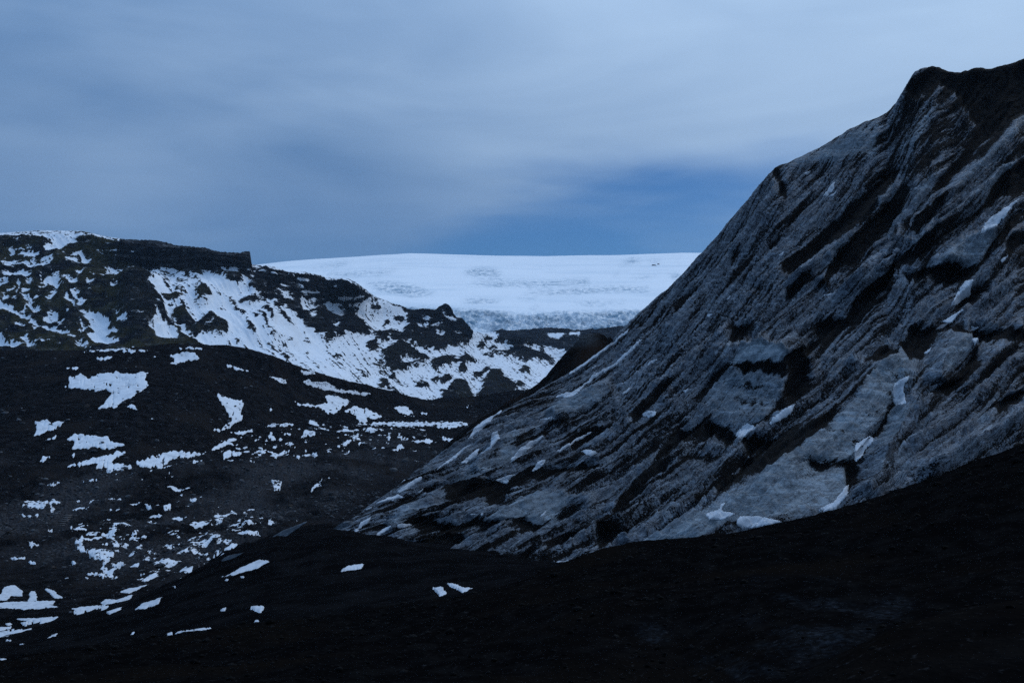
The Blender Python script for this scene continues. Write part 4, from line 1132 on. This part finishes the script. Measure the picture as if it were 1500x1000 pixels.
def snow_patches():
    where = {HILL: VALLEY, VALL: VALLEY, FLAT: VALLEY, APRON: VALLEY, FACE: GLAC}
    jobs = [(g, z, lab, [txt], True) for g, z, lab, txt in PATCHES]
    for g, z, lab, txt in SMALLS:
        jobs += [(g, z, lab, [p], False) for p in txt.split(';') if p.strip()]
    for g, (x0, y0, s), lab, txts, single in jobs:
        polys = [p for t in txts for p in zoomed(x0, y0, s, t)]
        sh = where[g]
        mat = M_SNOW_ICE if g == FACE else (M_SNOW_NEAR if g in (FLAT, APRON) else M_SNOW_MID)
        T = 0.16 if g == FACE else (0.14 if g in (FLAT, APRON) else 0.34)
        wob = {HILL: 7.5, VALL: 9.0, FLAT: 4.0, APRON: 3.0, FACE: 4.5}[g]
        me = patch_mesh(sh, polys, mat, 'snow_patch', T, wob, 0.5 if g in (VALL, HILL) else 0.3, g != FACE,
                        soft=2 if g in (HILL, VALL) else 1, rag={HILL: 0.9, VALL: 1.1, FLAT: 0.3, APRON: 0.2, FACE: 0.4}[g])
        if me is None:
            continue
        link('snow_patch', me, label=lab, category='snow patch', group=g if single else 'small ' + g)


snow_patches()
for mn, vs_ in CRUMBS.items():
    cv = np.concatenate(vs_)
    link('snow_crumbs', make_mesh('snow_crumbs', cv, np.arange(len(cv)).reshape(-1, 4), bpy.data.materials[mn]), kind='stuff',
         label='crumbs of snow broken off the edges of the snow patches', category='snow')


def snow_scraps():
    """uncountable flecks of snow between the stones: one object"""
    Z1 = zoomed(0, 480, 3.125, '950,490 1300,430 1700,430 2080,470 2000,560 1800,590 1500,580 1100,620 700,660 500,690 300,700 500,640 800,570; 300,780 900,760 1300,860 1000,1100 700,1180 500,1160 350,1000')
    w = blur(field(Z1), 10)
    sh = VALLEY
    sel = (sh.px > 60) & (sh.px < 700) & (sh.py > 605) & (sh.py < 880) & sh.vis
    rr, cc = np.where(sel)
    r0, r1, c0, c1 = rr.min(), rr.max() + 1, cc.min(), cc.max() + 1
    B = sh.base[r0:r1, c0:c1]
    t = B.shape
    X, Y = B[..., 0], B[..., 1]
    wt = sample(w, sh.px[r0:r1, c0:c1], sh.py[r0:r1, c0:c1]) * sh.vis[r0:r1, c0:c1]
    n = fbm(X / 5.5, Y / 14, 4, 301, 0.6) + 0.35 * fbm(X / 40, Y / 60, 2, 305) + 0.42 * (wt - 1)
    lev = n - 0.23
    V = B.copy()
    V[..., 2] += np.clip(lev * 2.0, -0.8, 0.30)
    q = grid_quads(t[0], t[1])
    q = q[lev.ravel()[q].max(1) > -0.10]
    used, inv = np.unique(q.ravel(), return_inverse=True)
    me = make_mesh('snow_flecks', V.reshape(-1, 3)[used], inv.reshape(-1, 4), M_SNOW_MID)
    link('snow_flecks', me, kind='stuff', label='flecks of snow scattered among the valley stones', category='snow')


snow_scraps()

# ------------------------------------------------------------------ stones
ICO_V, ICO_F = None, None


def ico(sub):
    t = (1 + 5 ** 0.5) / 2
    v = [(-1, t, 0), (1, t, 0), (-1, -t, 0), (1, -t, 0), (0, -1, t), (0, 1, t), (0, -1, -t), (0, 1, -t), (t, 0, -1), (t, 0, 1), (-t, 0, -1), (-t, 0, 1)]
    f = [(0, 11, 5), (0, 5, 1), (0, 1, 7), (0, 7, 10), (0, 10, 11), (1, 5, 9), (5, 11, 4), (11, 10, 2), (10, 7, 6), (7, 1, 8), (3, 9, 4), (3, 4, 2), (3, 2, 6), (3, 6, 8), (3, 8, 9), (4, 9, 5), (2, 4, 11), (6, 2, 10), (8, 6, 7), (9, 8, 1)]
    v = [np.array(p) / np.linalg.norm(p) for p in v]
    for _ in range(sub):
        cache, nf = {}, []

        def mid(a, b):
            k = (min(a, b), max(a, b))
            if k not in cache:
                m = v[a] + v[b]
                v.append(m / np.linalg.norm(m))
                cache[k] = len(v) - 1
            return cache[k]
        for a, b, c in f:
            ab, bc, ca = mid(a, b), mid(b, c), mid(c, a)
            nf += [(a, ab, ca), (b, bc, ab), (c, ca, bc), (ab, bc, ca)]
        f = nf
    return np.array(v), np.array(f)


def stone_shape(seed, sub):
    r = np.random.default_rng(seed)
    V, Fc = ico(sub)
    for _ in range(9):                                     # planes cut the ball into a faceted block
        n = r.normal(size=3)
        n /= np.linalg.norm(n)
        d = r.uniform(0.45, 0.85)
        k = V @ n
        V = V - np.where(k > d, k - d, 0)[:, None] * n
    V = V * (1 + 0.06 * r.normal(size=(len(V), 1)))
    V = V * np.array([r.uniform(0.9, 1.4), r.uniform(0.8, 1.1), r.uniform(0.5, 0.8)])
    return V, Fc


def pick(sh, weight, n, r):
    p = weight.ravel() / weight.sum()
    return r.choice(p.size, n, p=p)


def rubble():
    r = np.random.default_rng(11)
    sh = VALLEY
    Y = sh.V[..., 1]
    ok = sh.vis & (sh.px > -150) & (sh.px < 800) & (sh.py < 900)
    w = ok * (0.09 + sh.rub ** 1.3) * sstep(Y, 190, 260)
    n = 12000
    idx = pick(sh, w, n, r)
    shapes = [stone_shape(s, 0) for s in range(12)]
    size = np.clip(np.exp(r.normal(-1.15, 0.55, n)), 0.12, 1.6) * np.clip(sh.V.reshape(-1, 3)[idx, 1] / 430, 0.5, 1.6)
    Vs, Fs, off = [], [], 0
    B = sh.V.reshape(-1, 3)
    for i in range(n):
        V, Fc = shapes[i % 12]
        a = r.uniform(0, 6.28)
        c, s_ = math.cos(a), math.sin(a)
        W = V * size[i]
        W = np.stack([W[:, 0] * c - W[:, 1] * s_, W[:, 0] * s_ + W[:, 1] * c, W[:, 2]], 1)
        Vs.append(W + B[idx[i]] + np.array([r.normal() * 0.6, r.normal() * 1.5, size[i] * 0.15]))
        Fs.append(Fc + off)
        off += len(V)
    me = make_mesh('rubble', np.concatenate(Vs), np.concatenate(Fs), M_STONE, smooth=False)
    link('rubble', me, kind='stuff', label='grey stones strewn over the valley floor', category='stones')


rubble()


def gravel():
    r = np.random.default_rng(31)
    sh = FORE
    Y = sh.V[..., 1]
    w = sh.vis * (sh.py < 1030) * (sh.py > 640) * (sh.px > -60) * (sh.px < 1560) * (0.25 + np.clip(fbm(sh.V[..., 0] / 5, Y / 5, 3, 147), 0, 1))
    n = 3000
    idx = pick(sh, w, n, r)
    shapes = [stone_shape(s + 50, 0) for s in range(12)]
    B = sh.V.reshape(-1, 3)
    size = np.clip(np.exp(r.normal(-2.85, 0.6, n)), 0.02, 0.30) * np.clip(B[idx, 1] / 45, 0.35, 1.3)
    Vs, Fs, off = [], [], 0
    for i in range(n):
        V, Fc = shapes[i % 12]
        Vs.append(V * size[i] + B[idx[i]] + np.array([r.normal() * 0.1, r.normal() * 0.2, size[i] * 0.1]))
        Fs.append(Fc + off)
        off += len(V)
    m = mat_rock('black_basalt', (0.0095, 0.0092, 0.0095), (0.003, 0.003, 0.0031), 6.0)
    link('gravel', make_mesh('gravel', np.concatenate(Vs), np.concatenate(Fs), m, smooth=False), kind='stuff', label='black stones lying on the ash of the near moraine', category='stones')


gravel()


def boulders():
    r = np.random.default_rng(23)
    sh = VALLEY
    Y = sh.V[..., 1]
    meshes = []
    for s in range(6):
        V, Fc = stone_shape(100 + s, 2)
        meshes.append(make_mesh('boulder', V, Fc, M_STONE if s % 3 else M_STONE_BROWN, smooth=False))
    ok = sh.vis & (sh.px > 5) & (sh.px < 640) & (sh.py > 560) & (sh.py < 850)
    w = ok * (0.12 + sh.rub) * sstep(Y, 230, 300)
    B = sh.V.reshape(-1, 3)
    spots = [(127, 595, 1.9), (33, 620, 1.5), (545, 655, 2.0), (490, 661, 1.7), (575, 688, 2.4), (555, 668, 1.6), (80, 833, 1.0), (95, 832, 1.0), (65, 826, 0.8), (425, 742, 1.3)]
    chosen = []
    for x, y, sz in spots:
        d = (sh.px - x) ** 2 + (sh.py - y) ** 2 + np.where(sh.vis, 0, 1e6)
        chosen.append((int(np.argmin(d)), sz))
    for i in pick(sh, w, 80, r):
        chosen.append((int(i), float(np.clip(np.exp(r.normal(0.05, 0.3)), 0.7, 1.9) * np.clip(B[i, 1] / 430, 0.6, 1.5))))
    for k, (i, sz) in enumerate(chosen):
        o = link('boulder', meshes[k % 6], category='boulder', group='boulders on the valley floor and hill',
                 label=('large ' if sz > 1.35 else 'small ') + ('brown' if (k % 6) % 3 == 0 else 'grey') + ' angular boulder lying '
                 + ('on the slope of the ash hill' if B[i, 1] > 560 else 'among the valley rubble'))
        o.location = B[i] + np.array([0, 0, sz * 0.12])
        o.scale = (sz, sz, sz)
        o.rotation_euler = (r.normal() * 0.2, r.normal() * 0.2, r.uniform(0, 6.28))


boulders()


def at_sheet(sh, x, y):
    d = (sh.px - x) ** 2 + (sh.py - y) ** 2 + np.where(sh.vis, 0, 1e6)
    return sh.V.reshape(-1, 3)[np.argmin(d)]


def ice_blocks():
    jobs = [(VALLEY, 414, 785, (6.0, 2.2, 2.0), 0.55, 'long pale slab of bare ice on the edge of the black apron'),
            (VALLEY, 336, 818, (3.6, 1.2, 1.1), 0.45, 'low grey slab of bare ice half buried at the apron edge'),
            (GLAC, 503, 772, (2.6, 1.6, 2.2), 0.3, 'pointed pale block of ice at the very tip of the glacier toe')]
    for k, (sh, x, y, sc, rot, lab) in enumerate(jobs):
        V, Fc = stone_shape(300 + k, 3)
        P = at_sheet(sh, x, y)
        o = link('ice_block', make_mesh('ice_block', V * np.array(sc) * 0.6, Fc, M_ICE_BLOCK, smooth=False), label=lab, category='ice block', group='blocks of bare ice')
        o.location = P + np.array([0, 0, sc[2] * 0.05])
        o.rotation_euler = (0, -rot, 0.15)


ice_blocks()


def nunatak():
    V, Fc = stone_shape(410, 3)
    for x, y, sc, lab in ((958, 389, (26, 30, 26), 'dark rock tooth sticking out of the ice cap, taller of a pair'), (963.5, 388, (16, 20, 20), 'dark rock knob beside the taller tooth on the ice cap')):
        o = link('rock_outcrop', make_mesh('rock_outcrop', V * np.array(sc) * 0.75, Fc, M_NUNATAK, smooth=False), label=lab, category='rock', group='rocks in the ice cap')
        o.location = at_sheet(CAP, x, y)
        o.rotation_euler = (0, 0.2, sc[0])


nunatak()


def box(bx, lo, hi):
    (x0, y0, z0), (x1, y1, z1) = lo, hi
    v = [(x0, y0, z0), (x1, y0, z0), (x1, y1, z0), (x0, y1, z0), (x0, y0, z1), (x1, y0, z1), (x1, y1, z1), (x0, y1, z1)]
    f = [(0, 3, 2, 1), (4, 5, 6, 7), (0, 1, 5, 4), (1, 2, 6, 5), (2, 3, 7, 6), (3, 0, 4, 7)]
    k = len(bx[0])
    bx[0].extend(v)
    bx[1].extend([tuple(i + k for i in q) for q in f])


def timber_steps():
    m, w = new_mat('weathered_timber')
    P = w.n('ShaderNodeTexCoord').outputs['Object']
    g = w.noise(w.mapping(P, (1, 8, 8)), 2.0, 4, 0.6)
    finish(w, w.mix(g, (0.090, 0.080, 0.076), (0.200, 0.180, 0.170)), 0.9, (g, 0.4, 0.02), 0.1)
    A, B = at_sheet(VALLEY, 90, 772), at_sheet(VALLEY, 101, 756)
    root = link('timber_steps', None, label='flight of weathered timber steps laid on the stony slope', category='steps')
    root.location = A
    run = B - A
    n = 6
    ln = float(np.linalg.norm(run))
    d = run / ln
    nx = np.array([d[1], -d[0], 0.0])
    nx /= np.linalg.norm(nx)

    def part(name, lo, hi, loc):
        bx = ([], [])
        box(bx, lo, hi)
        me = make_mesh(name, np.array(bx[0]), np.array(bx[1]), m, smooth=False)
        o = link(name, me, parent=root)
        o.location = loc
        return o
    ang = math.atan2(nx[1], nx[0])
    for i in range(n):
        c = d * ln * (i + 0.3) / n
        o = part('tread', (-1.45, -0.5, -0.22), (1.45, 0.5, 0.20), (c[0], c[1], c[2] + 0.55))
        o.rotation_euler = (0, 0, ang)
        for s in (-1, 1):
            q = part('stake', (-0.09, -0.09, -1.1), (0.09, 0.09, 0.0), (c[0] + nx[0] * 1.3 * s, c[1] + nx[1] * 1.3 * s, c[2] + 0.44))
            q.rotation_euler = (0, 0, ang)


timber_steps()


def haze():
    m, w = new_mat('haze_air')
    pv = w.n('ShaderNodeVolumePrincipled')
    pv.inputs['Color'].default_value = (0.52, 0.74, 1.0, 1)
    pv.inputs['Density'].default_value = 2.0e-5
    pv.inputs['Anisotropy'].default_value = 0.0
    o = w.n('ShaderNodeOutputMaterial')
    w.put(o.inputs['Volume'], pv.outputs[0])
    bx = ([], [])
    box(bx, (-46000, -46000, 0), (46000, 46000, 1620))
    link('haze', make_mesh('haze', np.array(bx[0]), np.array(bx[1]), m, smooth=False), kind='stuff', label='thin blue haze in the valley air', category='haze')


haze()
